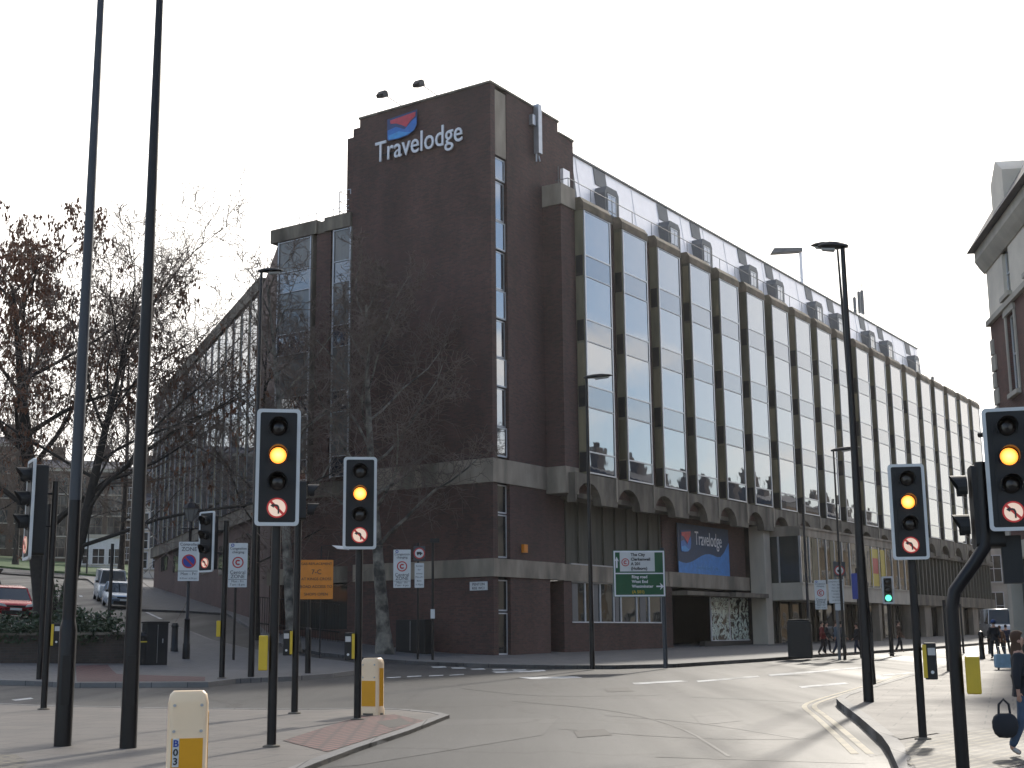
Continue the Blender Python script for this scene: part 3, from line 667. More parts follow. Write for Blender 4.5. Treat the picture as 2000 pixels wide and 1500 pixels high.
for k in range(NC):
    x = k*dc
    o = rb('facade_pier', M['fin'] if k % 3 else M['brick'], lambda b: b.box(x, x+.42, -.04, .45, 8.8, 20.55))
    rb('window_pane', M['glassA'], lambda b: [b.box(x+.49, x+dc-.05, .0, .03, lv[j+1]+.05, min(lv[j], 20.5)-.05) for j in (0, 2, 4, 6)], o)
    rb('spandrel_pane', M['glassS'], lambda b: [b.box(x+.49, x+dc-.05, .0, .03, lv[j+1]+.05, min(lv[j], 20.5)-.05) for j in (1, 3, 5, 7)], o)
    rb('bay_frame', M['alu'], lambda b: (b.box(x+.425, x+.485, -.03, .04, 8.8, 20.55), b.box(x+dc-.05, x+dc-.0, -.03, .04, 8.8, 20.55)), o)
for k in range(6):
    rb('ground_window', M['glassD'], lambda b: b.box(3+k*6, 6+k*6, .40, .448, 5.0+k*.35, 6.8+k*.35))
# ---- entrance zone
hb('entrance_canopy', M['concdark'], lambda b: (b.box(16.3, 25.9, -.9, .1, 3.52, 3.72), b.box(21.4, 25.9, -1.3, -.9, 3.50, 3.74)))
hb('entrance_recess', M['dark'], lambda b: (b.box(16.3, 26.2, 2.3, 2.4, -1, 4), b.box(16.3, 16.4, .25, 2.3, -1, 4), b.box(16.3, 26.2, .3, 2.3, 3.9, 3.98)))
hb('entrance_door', [M['brick2'], M['glassD']], lambda b: (b.box(17.9, 19.3, 1.9, 1.96, .55, 3.1),))
hb('plinth', M['darkbrown'], lambda b: (b.box(19.6, 25.9, -.2, .1, -1, 1.15),))
hb('concrete_column', M['stone'], lambda b: (b.box(25.95, 26.85, -1.12, -.2, -1, 7.62),), bevel=.02)
M['mural'] = None
def mural_mat():
    m_, nt, b, N, L = new_mat('green_white_mural')
    tc = N('ShaderNodeTexCoord'); no = N('ShaderNodeTexNoise'); no.inputs['Scale'].default_value = 1.3; no.inputs['Detail'].default_value = 3; no.inputs['Distortion'].default_value = 2.5; L(tc.outputs['Object'], no.inputs['Vector'])
    cr = N('ShaderNodeValToRGB'); cr.color_ramp.interpolation = 'CONSTANT'; e = cr.color_ramp.elements; e[0].color = (.03, .035, .03, 1); e[1].position = .47; e[1].color = (.6, .7, .62, 1)
    a = e.new(.56); a.color = (.06, .065, .05, 1); a = e.new(.6); a.color = (.72, .82, .72, 1)
    L(no.outputs['Fac'], cr.inputs[0]); L(cr.outputs[0], b.inputs['Base Color']); b.inputs['Roughness'].default_value = .25; return m_
M['mural'] = mural_mat()  # pale tones of the print raised to imitate a window lit from inside
hb('patterned_window', M['mural'], lambda b: (b.box(20.9, 23.2, -.02, .0, 1.2, 3.5), b.box(23.28, 25.85, -.02, .0, 1.2, 3.5)))
hb('patterned_window_frame', M['white'], lambda b: (b.box(20.85, 25.9, -.06, .02, 1.14, 1.2), b.box(23.2, 23.28, -.05, .02, 1.2, 3.5), b.box(20.82, 20.9, -.05, .02, 1.2, 3.5)))
# ---- glazed first floor box
BY = -2.9; BX0, BX1 = 27.0, 47.6
hb('box_top_band', M['conc'], lambda b: (b.box(BX0, BX1, BY, -.2, 7.05, 7.62), b.box(BX0, BX1, BY-.06, BY, 7.5, 7.62)))
hb('box_bottom_band', M['stone'], lambda b: (b.box(BX0, BX1, BY, 0, 3.4, 4.38), b.box(BX0-.03, BX1, BY-.05, BY, 4.30, 4.38)))
hb('box_back_wall', M['darkbrown'], lambda b: b.box(BX0+.3, BX1-.2, -1.2, -1.1, 4.38, 7.05))
hb('box_window', M['glassShop'], lambda b: (b.box(BX0+.06, BX1-.05, BY+.05, BY+.07, 4.38, 7.05), b.box(BX0+.03, BX0+.05, BY+.08, -.3, 4.38, 7.05)))
def bf(b):
    x = BX0
    b.box(BX0, BX0+.12, BY, BY+.12, 4.38, 7.05)
    while x < BX1: b.box(x+.0, x+.09, BY-.01, BY+.045, 4.39, 7.04); x += 1.37
    b.box(BX0-.01, BX0+.03, -1.6, -1.5, 4.38, 7.05)
hb('box_window_frame', M['alu'], bf)
hb('window_poster', M['signyellow'], lambda b: (b.box(39.2, 40.9, BY+.03, BY+.045, 4.5, 6.9), b.box(41.2, 42.1, BY+.03, BY+.045, 4.5, 6.9)))
hb('poster_red', M['signred'], lambda b: (b.box(39.6, 40.6, BY+.02, BY+.028, 5.3, 6.3),))
hb('buff_blind', M['panel'], lambda b: (b.box(28.9, 30.1, BY+.03, BY+.045, 4.45, 7.0), b.box(31.9, 32.9, BY+.03, BY+.045, 4.45, 7.0)))
hb('shopfront', M['glassD'], lambda b: b.box(26.9, XE, -.4, -.38, .3, 3.4))
hb('shopfront_wall', M['darkbrown'], lambda b: (b.box(26.9, XE, -.36, 9, -1, 7.8), b.box(27, BX1, -.5, -.40, .0, .95)))
def sff(b):
    x = 27.4; k = 0
    while x < XE-1:
        b.box(x, x+(.12 if k % 3 else .5), -.52 if k % 3 else -.6, -.405, .95, 3.4); x += 1.9; k += 1
hb('shopfront_frame', M['concdark'], sff)
for x in (33.5, 40.5, 47.2): hb('concrete_column', M['conc'], lambda b: b.box(x, x+.5, BY+.1, BY+.6, -1, 3.4))
hb('far_band', M['concdark'], lambda b: (b.box(BX1, XE, -1.2, -.36, 3.5, 4.3), b.box(BX1, XE, -1.25, -.36, 7.2, 7.6)))
def ffin(b):
    x = BX1+.4
    while x < XE: b.box(x, x+.22, -1.0, -.36, 4.3, 7.2); x += .95
hb('far_fin', M['flute'], ffin)
hb('far_fin_window', M['glassD'], lambda b: b.box(BX1, XE, -.42, -.4, 4.3, 7.2))
for k in range(5): hb('shop_panel', M['conc'], lambda b: b.box(52+k*4.5, 53.6+k*4.5, -1.0, -.6, -1, 3.5))
hb('fire_alarm_box', M['signorange'], lambda b: b.box(2.15, 2.42, -.16, -.0, 5.05, 5.4))
# ---- street name plate
HM = Matrix.Translation(HC) @ Matrix.Rotation(radians(90)-AZA, 4, 'Z')
LF = Matrix(((0, 1, 0, 0), (-1, 0, 0, 0), (0, 0, 1, 0), (0, 0, 0, 1)))        # maps a -Y facing panel to the hotel's -X face (panel x -> -local y)
def placed(name, label, cat, local, rot_to_x=False, group=None):
    o = thing(name, label, cat, group=group)
    o.matrix_world = HM @ Matrix.Translation(local) @ (LF if rot_to_x else Matrix.Identity(4)); return o
np_ = placed('street_name_plate', 'small white street name plate low on the brick tower', 'sign', (-.02, .73, 3.59), True)
MB().box(-.45, .45, -.03, 0, -.18, .18).build('plate', M['signwhite'], np_)
text_obj('PENTON', .16, M['ink'], np_, T(0, -.034, .02)); text_obj('RISE WC1', .15, M['ink'], np_, T(0, -.034, -.14))
# ---- rooftop sign
sg = placed('hotel_sign', 'white lettering with a blue and red sleeping logo high on the brick tower', 'sign', (-.03, 3.93, 22.9), True)
text_obj('Travelodge', 1.42, M['lettwhite'], sg, T(0, -.12, .50), 'lettering', .03, offset=.004, xs=.79)
bk = MB().box(-2.4, 2.4, -.045, -.02, .78, .86); bk.build('mounting_rail', M['black'], sg)
def logo(parent, s, y, M0=None):
    """rounded tile with a red sweep over blue waves, drawn in unit size"""
    out = [(-.5*s, .42*s), (.5*s, .5*s), (.5*s, -.1*s), (.42*s, -.32*s), (.2*s, -.46*s), (-.1*s, -.5*s), (-.45*s, -.48*s), (-.5*s, -.4*s)]
    b = MB(); b.prism(out, y-.02, y, 'y'); b.build('logo_tile', mat('logo_dark_blue', (.02, .05, .16), .4), parent)
    w = MB(); w.prism([(-.48*s, -.05*s), (-.2*s, .02*s), (.1*s, -.18*s), (.35*s, .1*s), (.49*s, .2*s), (.49*s, -.1*s), (.41*s, -.31*s), (.2*s, -.44*s), (-.1*s, -.48*s), (-.44*s, -.46*s), (-.48*s, -.38*s)], y-.03, y-.02, 'y'); w.build('logo_wave', mat('logo_blue', (.03, .16, .5), .4), parent)
    w = MB(); w.prism([(-.46*s, -.28*s), (-.1*s, -.2*s), (.15*s, -.32*s), (.3*s, -.36*s), (.1*s, -.44*s), (-.2*s, -.46*s), (-.42*s, -.43*s)], y-.036, y-.03, 'y'); w.build('logo_pillow', mat('logo_light_blue', (.06, .32, .68), .4), parent)
    r = MB(); r.prism([(-.4*s, .34*s), (.46*s, .42*s), (.44*s, .24*s), (.28*s, .1*s), (.15*s, -.1*s), (-.02*s, .04*s), (-.2*s, .16*s), (-.38*s, .2*s)], y-.034, y-.021, 'y'); r.build('logo_sweep', mat('logo_red', (.55, .05, .07), .4), parent)
lg = thing('x', None, None); 
lg.name = 'logo'; lg.parent = sg; lg.location = (-.95, 0, 1.98); lg.scale = (1.0, 1, .68)
logo(lg, 1.75, -.1)
bpy.context.view_layer.update()
# ---- banner beside the entrance
bn = placed('hotel_banner', 'blue hotel banner with white lettering hanging above the entrance', 'banner', (19.9, -.02, 5.8))
MB().box(-2.85, 3.5, -.05, 0, -1.62, 1.5).build('banner_sheet', mat('banner_navy', (.035, .06, .11), .6), bn)
wv = [(-2.85, -1.62), (3.5, -1.62), (3.5, .75)]
for k in range(13): x = 2.85-5.7*k/12; wv.append((x, -.28+.30*sin((x+.6)*1.05)*(1 if x < 2 else .5)+(max(0, x-1.6)**2)*.35))
MB().prism(wv, -.06, -.051, 'y').build('banner_wave', mat('banner_blue', (.07, .24, .56), .6), bn)
text_obj('Travelodge', 1.05, M['lettwhite'], bn, T(.85, -.07, .45), 'lettering', .006, xs=.72)
text_obj('London Kings Cross', .34, mat('pale_blue_ink', (.16, .36, .62), .6), bn, T(.6, -.07, -.85), 'lettering', .004); text_obj('Rooms available here today', .30, mat('pale_blue_ink', (.16, .36, .62), .6), bn, T(.3, -.07, -1.3), 'lettering', .004)
lg2 = bpy.data.objects.new('banner_logo', None); COL.objects.link(lg2); lg2.parent = bn; lg2.location = (-1.95, 0, .6); logo(lg2, 1.25, -.055)
# ---- sign floodlights reaching out over the tower's left face
def floodlight(y, label):
    o = placed('floodlight', label, 'floodlight', (.05, y, ZT+.1), True, 'floodlights over the tower sign')
    MB().tube([(0, .1, 0), (0, -1.3, .12)], .022, 6).build('arm', M['alu'], o)
    b = MB(); b.prism([(-1.2, .02), (-1.3, .26), (-1.5, .24), (-1.68, .0), (-1.6, -.12), (-1.4, -.05)], -.2, .2, 'x'); b.build('lamp_housing', M['blackmatt'], o, bevel=.02)
floodlight(5.05, 'black floodlight on an arm over the tower sign, nearer the left roof end'); floodlight(2.95, 'black floodlight on a thin arm over the tower sign, nearer the tower corner')
# ================================================================== OTHER BUILDINGS
def frame_at(p, az_out):      # thing frame whose local -Y looks along compass azimuth az_out
    return atan2(-sin(az_out+pi), cos(az_out+pi)) if False else -(az_out+pi)
P0 = P(1955, 900, 48.0); P0 = Vector((P0.x, P0.y, zf(P0.x, P0.y)))
RB = thing('corner_building', 'red brick and cream corner building with quoins and a heavy cornice at the right edge', 'building', P0, radians(-97.7))
u_ = Vector((-sin(radians(7.7)), -cos(radians(7.7)), 0)); n_ = Vector((-cos(radians(7.7)), sin(radians(7.7)), 0))
def WR(px, py):
    d = ray(px, py); s = (P0-CAMP).dot(n_)/d.dot(n_); p = CAMP+d*s; return (p-P0).dot(u_), p.z-P0.z
zc = WR(1935, 488)[1]; zs = WR(1938, 628)[1]; LR = 34
def rbd(name, m_, f, parent=RB, bevel=0):
    b = MB(); f(b); return b.build(name, m_, parent, bevel=bevel)
w1a, w1b = WR(1962, 600)[0], WR(1984, 600)[0]
wins = []
wx = w1a+.15
while wx < LR-2: wins.append(wx); wx += 3.3
ztop = [(zs+.35, zs+2.0), (zs-3.1, zs-.35), (zs-6.9, zs-4.3)]
def wallstrip(b, z0, z1, holes, hz0, hz1, w):
    """wall with window openings cut out as real gaps"""
    x = 0
    for h in holes:
        b.box(x, h, 0, .3, z0, z1); b.box(h, h+w, 0, .3, z0, hz0); b.box(h, h+w, 0, .3, hz1, z1); x = h+w
    b.box(x, LR, 0, .3, z0, z1)
rbd('brick_wall', M['brick2'], lambda b: (wallstrip(b, zs-3.8, zs-.1, wins, *ztop[1], 1.1), wallstrip(b, 4.1, zs-3.8, wins, *ztop[2], 1.1), b.box(.1, LR, .8, 11, -1, zc)))
rbd('stucco_wall', M['stucco'], lambda b: wallstrip(b, zs+.1, zc-.6, wins, *ztop[0], .95))
rbd('string_course', M['stone'], lambda b: (b.box(-.12, LR, -.14, .3, zs-.1, zs+.1), b.box(-.1, LR, -.08, .3, 3.5, 4.1)))
rbd('cornice', M['stone'], lambda b: b.prism([(.3, zc-.6), (-.05, zc-.6), (-.2, zc-.4), (-.35, zc-.15), (-.34, zc), (-.34, zc+.22), (.3, zc+.3)], -.16, LR, 'x'))
rbd('roof', M['slate'], lambda b: b.prism([(-.6, zc+.24), (.9, zc+2.6), (9, zc+2.6), (11, zc+.3)], -.3, LR, 'x'))
for k, z in enumerate([i*.62+4.2 for i in range(int((zs-4.4)/.62))]):
    rbd('quoin', M['stone'], lambda b: b.box(-.06, .38 if k % 2 else .6, -.06, .35, z, z+.56))
for h in wins:
    for j, (z0, z1) in enumerate(ztop):
        w = 1.1 if j else .95
        o = rbd('window', M['white'], lambda b: (b.box(h, h+.07, .12, .18, z0, z1), b.box(h+w-.07, h+w, .12, .18, z0, z1), b.box(h+.07, h+w-.07, .12, .18, z1-.07, z1), b.box(h+.07, h+w-.07, .12, .18, z0, z0+.07), b.box(h+.07, h+w-.07, .12, .18, (z0+z1)/2-.03, (z0+z1)/2+.03)))
        rbd('pane', M['glassCurt'], lambda b: b.box(h+.07, h+w-.07, .15, .16, z0+.07, z1-.07), o)
        rbd('sill', M['stone'], lambda b: b.box(h-.15, h+w+.15, -.16, .12, z0-.16, z0-.002), o)
        if j: rbd('architrave', M['stone'], lambda b: (b.box(h-.2, h-.002, -.05, .1, z0, z1), b.box(h+w+.002, h+w+.2, -.05, .1, z0, z1), b.prism([(h-.25, z1+.002), (h+w+.25, z1+.002), (h+w+.2, z1+.2), (h+w/2+.15, z1+.42), (h+w/2-.15, z1+.42), (h-.2, z1+.2)], -.08, .1, 'y')), o)
rbd('corner_pier', M['stone'], lambda b: b.box(-.05, .55, -.12, .5, -1, 3.5))
def shopf(b):
    x = 3.6
    while x < LR: b.box(x, x+.5, -.12, .5, -1, 3.5); x += 3.6
rbd('shop_pier', M['stone'], shopf)
rbd('shopfront', M['darkbrown'], lambda b: (b.box(.55, LR, .1, .3, -1, .6), b.box(.55, LR, .1, .4, 2.9, 3.5), b.box(.55, LR, .35, .45, .6, 2.9)))
rbd('shop_window', M['glassD'], lambda b: b.box(.6, LR, .25, .3, .6, 2.9))
for k, x in enumerate((7.4, 14.5, 25)):
    rbd('chimney_stack', M['stucco'], lambda b: (b.box(x, x+1.7, .9, 2.0, zc+1.5, zc+6.1), b.box(x-.1, x+1.8, .8, 2.1, zc+6.1, zc+6.4), [b.lathe([(.14, 0), (.11, .6)], 8, T(x+.3+q*.5, 1.45, zc+6.4)) for q in range(3)]))
# pediment dormer nearer the camera
rbd('dormer', M['stucco'], lambda b: b.prism([(2.6, zc+.2), (4.4, zc+.2), (4.4, zc+1.9), (3.5, zc+2.5), (2.6, zc+1.9)], -.2, 1.5, 'y'))

# far stone building closing the street
def simple_building(name, label, c, az, w, d, h, wallm, rows, cols, ww=1.1, wh=1.7, z1=1.2, roofm='slate', roof=1.8, chim=1, frame='white', pitch=None, ztop_off=1.0, lit=None):
    """box building with real window parts on its front; local -Y = front"""
    o = thing(name, label, 'building', (c.x, c.y, zf(c.x, c.y)-.3), -(az+pi))
    MB().box(-w/2, w/2, 0, d, -2, h).build('wall', M[wallm], o)
    if roof: 
        r = MB().prism([(-.25, h), (d/2, h+roof), (d+.25, h)], -w/2-.1, w/2+.1, 'x').build('roof', M[roofm], o)
        for k in range(chim):
            x = -w/2+w*(k+.5)/chim
            c_ = MB().box(x-.8, x+.8, d/2-.35, d/2+.35, h+.6, h+roof+1.6)
            for q in range(4): c_.lathe([(.13, 0), (.1, .5)], 7, T(x-.55+q*.36, d/2, h+roof+1.6))
            c_.build('chimney', M['chimney'], r)
    MB().box(-w/2-.05, w/2+.05, -.12, -.002, h-.4, h).build('cornice', M['stone'], o)
    rh = pitch or (h-z1-.6)/rows
    for i in range(rows):
        for j in range(cols):
            x = -w/2+w*(j+.5)/cols; z = z1+i*rh
            f = MB().box(x-ww/2, x-ww/2+.08, -.06, -.002, z, z+wh).box(x+ww/2-.08, x+ww/2, -.06, -.002, z, z+wh).box(x-ww/2+.08, x+ww/2-.08, -.06, -.002, z+wh-.08, z+wh).box(x-ww/2+.08, x+ww/2-.08, -.06, -.002, z, z+.08).box(x-ww/2+.08, x+ww/2-.08, -.055, -.002, z+wh/2-.03, z+wh/2+.03).box(x-.03, x+.03, -.05, -.002, z+.08, z+wh-.08).build('window', M[frame], o)
            MB().box(x-ww/2+.08, x+ww/2-.08, -.03, -.004, z+.08, z+wh-.08).build('pane', M['glassD'], f)
            MB().box(x-ww/2-.1, x+ww/2+.1, -.14, -.002, z-.12, z-.002).build('sill', M['stone'], f)
    return o
c = P(1950, 1235, 128)
fb = simple_building('stone_building', 'pale stone building with tall sash windows closing the far end of the street', c, radians(196), 16, 10, P(1940, 1062, 128).z-.6, 'stone', 2, 5, 1.5, 2.6, 1.6, roof=1.4)
# terrace on the other side of the street, past the corner building (mirrored in the hotel's glass)
M['ochrebrick'] = brick('yellow_stock_brick', (.42, .27, .12), (.34, .22, .10), (.3, .26, .2))
M['orangebrick'] = brick('orange_brick', (.36, .14, .05), (.28, .11, .05), (.2, .16, .12))
labs = ['yellow brick terraced house just past the corner building', 'cream rendered terraced house mirrored in the hotel glass', 'lowest yellow brick terraced house in the middle of the row', 'cream rendered house with two chimneys, fourth from the corner building', 'fifth house of the row, yellow brick, across the street from the hotel']
for k in range(10):
    b0 = Vector((27.5, 59, 0))+uA*(k*10.2+5); hh = (12.2, 13.6, 11.4, 13.0, 12.0)[k % 5]
    o = simple_building('terraced_house', labs[k] if k < 5 else 'terraced house farther along the row hidden behind the corner building', b0, AZA-pi/2, 10.1, 9, hh, 'stucco' if k % 2 else 'ochrebrick', 3, 4, chim=2); o['group'] = 'terraced houses across the street'
# houses left of the junction, seen only as warm reflections in the side wing
for k, (x, y, lb) in enumerate(((-62, 34, 'orange brick house left of the junction, nearest the camera'), (-70, 50, 'orange brick house left of the junction, second from the camera'), (-78, 66, 'orange brick house left of the junction, farthest from the camera'))):
    o = simple_building('brick_house', lb, Vector((x, y, 0)), radians(70), 15, 9, 11+k, 'orangebrick', 3, 5, chim=2); o['group'] = 'orange brick houses left of the junction'
# buildings at the top of the side street
def bg(name, label, px0, px1, ptop, Y, wallm, rows, cols, d=8, roof=1.5, **k):
    a = P(px0, 1110, Y); b = P(px1, 1110, Y); c = (a+b)/2; w = (b-a).length
    g = zf(c.x, c.y); h = P((px0+px1)/2, ptop, Y).z-g+.3
    return simple_building(name, label, c, radians(180)+atan2(c.x, c.y), w, d, h, wallm, rows, cols, roof=roof, **k)
bg('brick_terrace', 'dark brown brick terrace behind the bare trees at the far left', -330, 35, 860, 172, 'chimney', 4, 12, chim=5, frame='darkbrown')
bg('tall_terrace', 'tall brown terrace with white window frames behind the trees left of the side street', 62, 232, 915, 165, 'chimney', 4, 5, chim=2, ww=1.6, wh=2.4, frame='concdark')
bg('white_garage', 'low white garage building at the top of the side street', 146, 236, 1044, 150, 'white', 1, 3, d=5, roof=0, ww=1.4, wh=1.8, z1=.9)
bg('pale_house', 'pale rendered house just beyond the long rear wing of the hotel', 262, 322, 985, 134, 'stucco', 3, 2, d=5)
bg('grey_terrace', 'grey brick terrace behind the rear wing of the hotel', 236, 330, 930, 176, 'chimney', 4, 4, d=6)

# ================================================================== TREES
def tree(name, label, base, H, r0, seed, limbs, spread=.55, lean=(0, 0), zmin=.25, mats=('bark', 'twig'), levels=(7, 6, 5), droop=0, clusters=0, wmax=None, tw=.012, dirbias=None):
    rnd = random.Random(seed)
    o = thing(name, label, 'tree', (base.x, base.y, base.z-.15))
    tr = MB(); cr = MB()
    def rv(s): return Vector((rnd.gauss(0, s), rnd.gauss(0, s), rnd.gauss(0, s)))
    def grow(mb, p, d, L, r, r_end, seg, wob, up):
        pts = [p.copy()]; rs = [r]; d = d.normalized()
        for k in range(seg):
            d = (d+rv(wob)+Vector((0, 0, up))).normalized(); p = p+d*(L/seg); pts.append(p.copy()); rs.append(r+(r_end-r)*(k+1)/seg)
        return pts, rs
    tp = []; ph_ = rnd.uniform(0, 6)
    nseg = 12
    for k in range(nseg+1):
        t = k/nseg; tp.append(Vector((lean[0]*t+.18*sin(t*4+ph_)*t*H*.06, lean[1]*t+.12*cos(t*5+ph_)*t*H*.06, H*.86*t)))
    rs = [r0*(1.35 if k == 0 else 1)*(1-.9*(k/nseg)**.8)+.015 for k in range(nseg+1)]
    tr.tube(tp, rs, 10)
    for i in range(limbs):
        t = zmin+(1-zmin)*((i+.5)/limbs)**.9; kk = min(int(t*nseg), nseg-1); p = tp[kk].lerp(tp[kk+1], t*nseg-kk)
        az = i*2.4+rnd.uniform(-.5, .5); el = .25+.75*t+rnd.uniform(-.15, .25)
        d = Vector((cos(az)*cos(el), sin(az)*cos(el), sin(el)))
        L = H*spread*(1-.55*t)*rnd.uniform(.8, 1.15)
        if dirbias: d = (d+Vector(dirbias)*.35).normalized(); L *= 1+.6*max(0, Vector(d[:2]).dot(Vector(dirbias[:2])))
        lr = max(r0*.34*(1-.7*t), .035)
        pts, rr = grow(tr, p, d, L, lr, lr*.25, 7, .13, .05-droop*.03)
        tr.tube(pts, rr, 7, cap=False)
        for j in range(levels[0]):
            tt = .2+.8*(j+.5)/levels[0]; q = min(int(tt*7), 6); p2 = pts[q].lerp(pts[q+1], tt*7-q); d2 = (pts[q+1]-pts[q]).normalized()
            side = rv(1.0); d2 = (d2*.75+side.normalized()*.75+Vector((0, 0, .12-droop*.25))).normalized()
            L2 = L*.5*(1.1-.55*tt)*rnd.uniform(.7, 1.2); r2 = max(lr*.35*(1-.4*tt), .018)
            pts2, rr2 = grow(cr, p2, d2, L2, r2, r2*.35, 5, .2, .03-droop*.06)
            cr.tube(pts2, rr2, 5, cap=False)
            for k in range(levels[1]):
                t3 = .15+.85*(k+.5)/levels[1]; q = min(int(t3*5), 4); p3 = pts2[q].lerp(pts2[q+1], t3*5-q)
                d3 = ((pts2[q+1]-pts2[q]).normalized()*.6+rv(1).normalized()*.8+Vector((0, 0, .15-droop*.4))).normalized()
                L3 = L2*.55*rnd.uniform(.6, 1.2); r3 = max(r2*.45, tw)
                pts3, rr3 = grow(cr, p3, d3, L3, r3, r3*.6, 3, .25, .03-droop*.1)
                cr.tube(pts3, rr3, 3, cap=False)
                for l in range(levels[2]):
                    t4 = .2+.8*(l+.5)/levels[2]; q = min(int(t4*3), 2); p4 = pts3[q].lerp(pts3[q+1], t4*3-q)
                    d4 = ((pts3[q+1]-pts3[q]).normalized()*.7+rv(1).normalized()*.75+Vector((0, 0, .1-droop*.5))).normalized()
                    L4 = max(L3*.6, .35)*rnd.uniform(.5, 1.1)
                    pts4, rr4 = grow(cr, p4, d4, L4, tw, tw*.5, 2, .25, 0)
                    cr.tube(pts4, rr4, 3, cap=False)
                    if clusters and rnd.random() < clusters:
                        e = pts4[-1]; n = rnd.randint(3, 6); cr.mi = 1
                        for _ in range(n):
                            c_ = e+rv(.09)+Vector((0, 0, -rnd.uniform(.05, .28))); a = rv(1).normalized()*rnd.uniform(.05, .10); b_ = Vector((rnd.uniform(-.05, .05), rnd.uniform(-.05, .05), -rnd.uniform(.12, .24)))
                            s_ = a.cross(b_).normalized()*.05
                            cr.add([c_-b_*.2, c_+a+b_*.4, c_+b_, c_-a+b_*.45, c_+s_+b_*.4], [(0, 1, 4), (1, 2, 4), (2, 3, 4), (3, 0, 4)])
                        cr.mi = 0
    tr.build('trunk', M[mats[0]], o, smooth=True)
    cr.build('crown', [M[mats[1]], M['seed']] if clusters else M[mats[1]], o)
    return o
tb = lambda px, py: G(px, py, KH)
tree('plane_tree', 'bare plane tree with a pale leaning trunk in front of the windowless brick tower', tb(752, 1277), 17.0, .30, 11, 17, .42, lean=(-1.0, 0), zmin=.27, mats=('barkplane', 'twig'), levels=(9, 6, 5), droop=.3, tw=.014)
tree('plane_tree', 'bare plane tree with a mottled trunk at the kerb left of the tower', tb(574, 1268), 18.0, .25, 23, 11, .34, lean=(-1.6, 1), zmin=.3, mats=('barkplane', 'twig'), levels=(7, 5, 4), tw=.013)
b3 = G(96, 1228, KH); 
tree('seed_tree', 'big dark tree hung with brown seed clusters behind the planter at the left', Vector((b3.x, b3.y, b3.z)), 17.5, .55, 5, 14, .58, lean=(-2.6, 0), zmin=.22, mats=('bark', 'twig'), levels=(9, 6, 5), clusters=.5, tw=.013, dirbias=(.2, 0, 0))
for k, (px, py, Y, H, sd_, lb) in enumerate(((236, 1112, 112, 27, 31, 'bare tree with a greenish trunk beside the top of the side street'), (268, 1150, 78, 24, 37, 'bare tree close to the rear wing of the hotel'), (-40, 1100, 105, 24, 41, 'bare tree beyond the red car at the left edge'), (150, 1100, 128, 26, 43, 'bare tree in front of the white garage'), (30, 1100, 140, 27, 47, 'bare tree on the lawn at the top of the side street'), (500, 1235, 60, 17, 53, 'bare slender tree behind the lamp column on the corner pavement'))):
    p = P(px, py, Y); p.z = zf(p.x, p.y)+.1
    o = tree('bare_tree', lb, p, H*.9, .3 if k not in (1, 5) else .15, sd_, 14, .42, zmin=.22, levels=(8, 6, 3), tw=.018 if Y > 80 else .014, mats=('bark', 'twig'), clusters=.25 if k in (2, 4) else 0); o['group'] = 'bare trees up the side street'
p = P(112, 1215, 54); p.z = zf(p.x, p.y)+.1
o = tree('bare_tree', 'wide bare tree leaning right from behind the planter, its limbs crossing the rear wing', p, 15.5, .32, 71, 16, .62, lean=(2.6, 0), zmin=.24, levels=(9, 7, 5), tw=.013, dirbias=(.6, 0, .1)); o['group'] = 'bare trees up the side street'
# trees opposite, seen in the hotel's glass
for k, (x, y, lb) in enumerate(((38, 66, 'bare tree rising behind the first terraced house'), (46, 80, 'bare tree rising behind the second terraced house'))):
    o = tree('bare_tree', lb, Vector((x+9, y-2, 1)), 19, .3, 60+k, 12, .4, zmin=.4, levels=(6, 5, 3), tw=.03); o['group'] = 'trees behind the terraced houses'
# ================================================================== PLANTER
def leaves(name, m_, parent, boxes, n, size, seed):
    rnd = random.Random(seed); b = MB()
    for _ in range(n):
        x0, x1, y0, y1, z0, z1 = rnd.choice(boxes)
        c_ = Vector((rnd.uniform(x0, x1), rnd.uniform(y0, y1), 0)); 
        hh = noise.noise(Vector((c_.x*.8, c_.y*.8, seed)))*.5+.6
        c_.z = z0+(z1-z0)*hh*rnd.uniform(.3, 1.15)
        a = Vector((rnd.gauss(0, 1), rnd.gauss(0, 1), rnd.gauss(0, .6))).normalized()*size*rnd.uniform(.6, 1.4); q = a.orthogonal().normalized()*size*.45
        q.rotate(Matrix.Rotation(rnd.uniform(0, 6), 3, a.normalized()))
        b.add([c_-a, c_+q, c_+a, c_-q], [(0, 1, 2, 3)])
    return b.build(name, m_, parent)
pa, pb_ = G(242, 1296, KH), G(-220, 1294, KH)
pl = thing('planter', 'low brick planter wall filled with dark green shrubs under the big tree', 'planter', pb_, atan2(pa.y-pb_.y, pa.x-pb_.x))
Lp = (pa-pb_).length
hsl = pa.z-pb_.z
wl = MB().box(0, Lp, 0, .3, -.6, .75).box(Lp-.3, Lp, .3, 4.5, -.6, .75).box(0, .3, .3, 4.5, -.6, .75).box(0, Lp, 4.5, 4.8, -.6, .75); wl.build('brick_wall', M['brickwall'], pl)
MB().box(-.04, Lp+.04, -.04, .34, .75, .83).box(Lp-.34, Lp+.04, .34, 4.5, .75, .83).build('coping', M['concdark'], pl)
MB().box(.3, Lp-.3, .3, 4.5, .3, .62).build('soil', M['bark'], pl)
leaves('shrub_foliage', M['leaf'], pl, [(0, Lp, .1, 4.4, .6, 1.75), (0, Lp, -.16, 1.2, .35, 1.4)], 8000, .09, 3)
iv = thing('ivy', 'leafy ivy climbing low round the post beside the planter', 'plant', tb(116, 1250))
leaves('ivy_leaves', M['ivy'], iv, [(-.3, .3, -.3, .3, .2, 2.6)], 350, .07, 9)
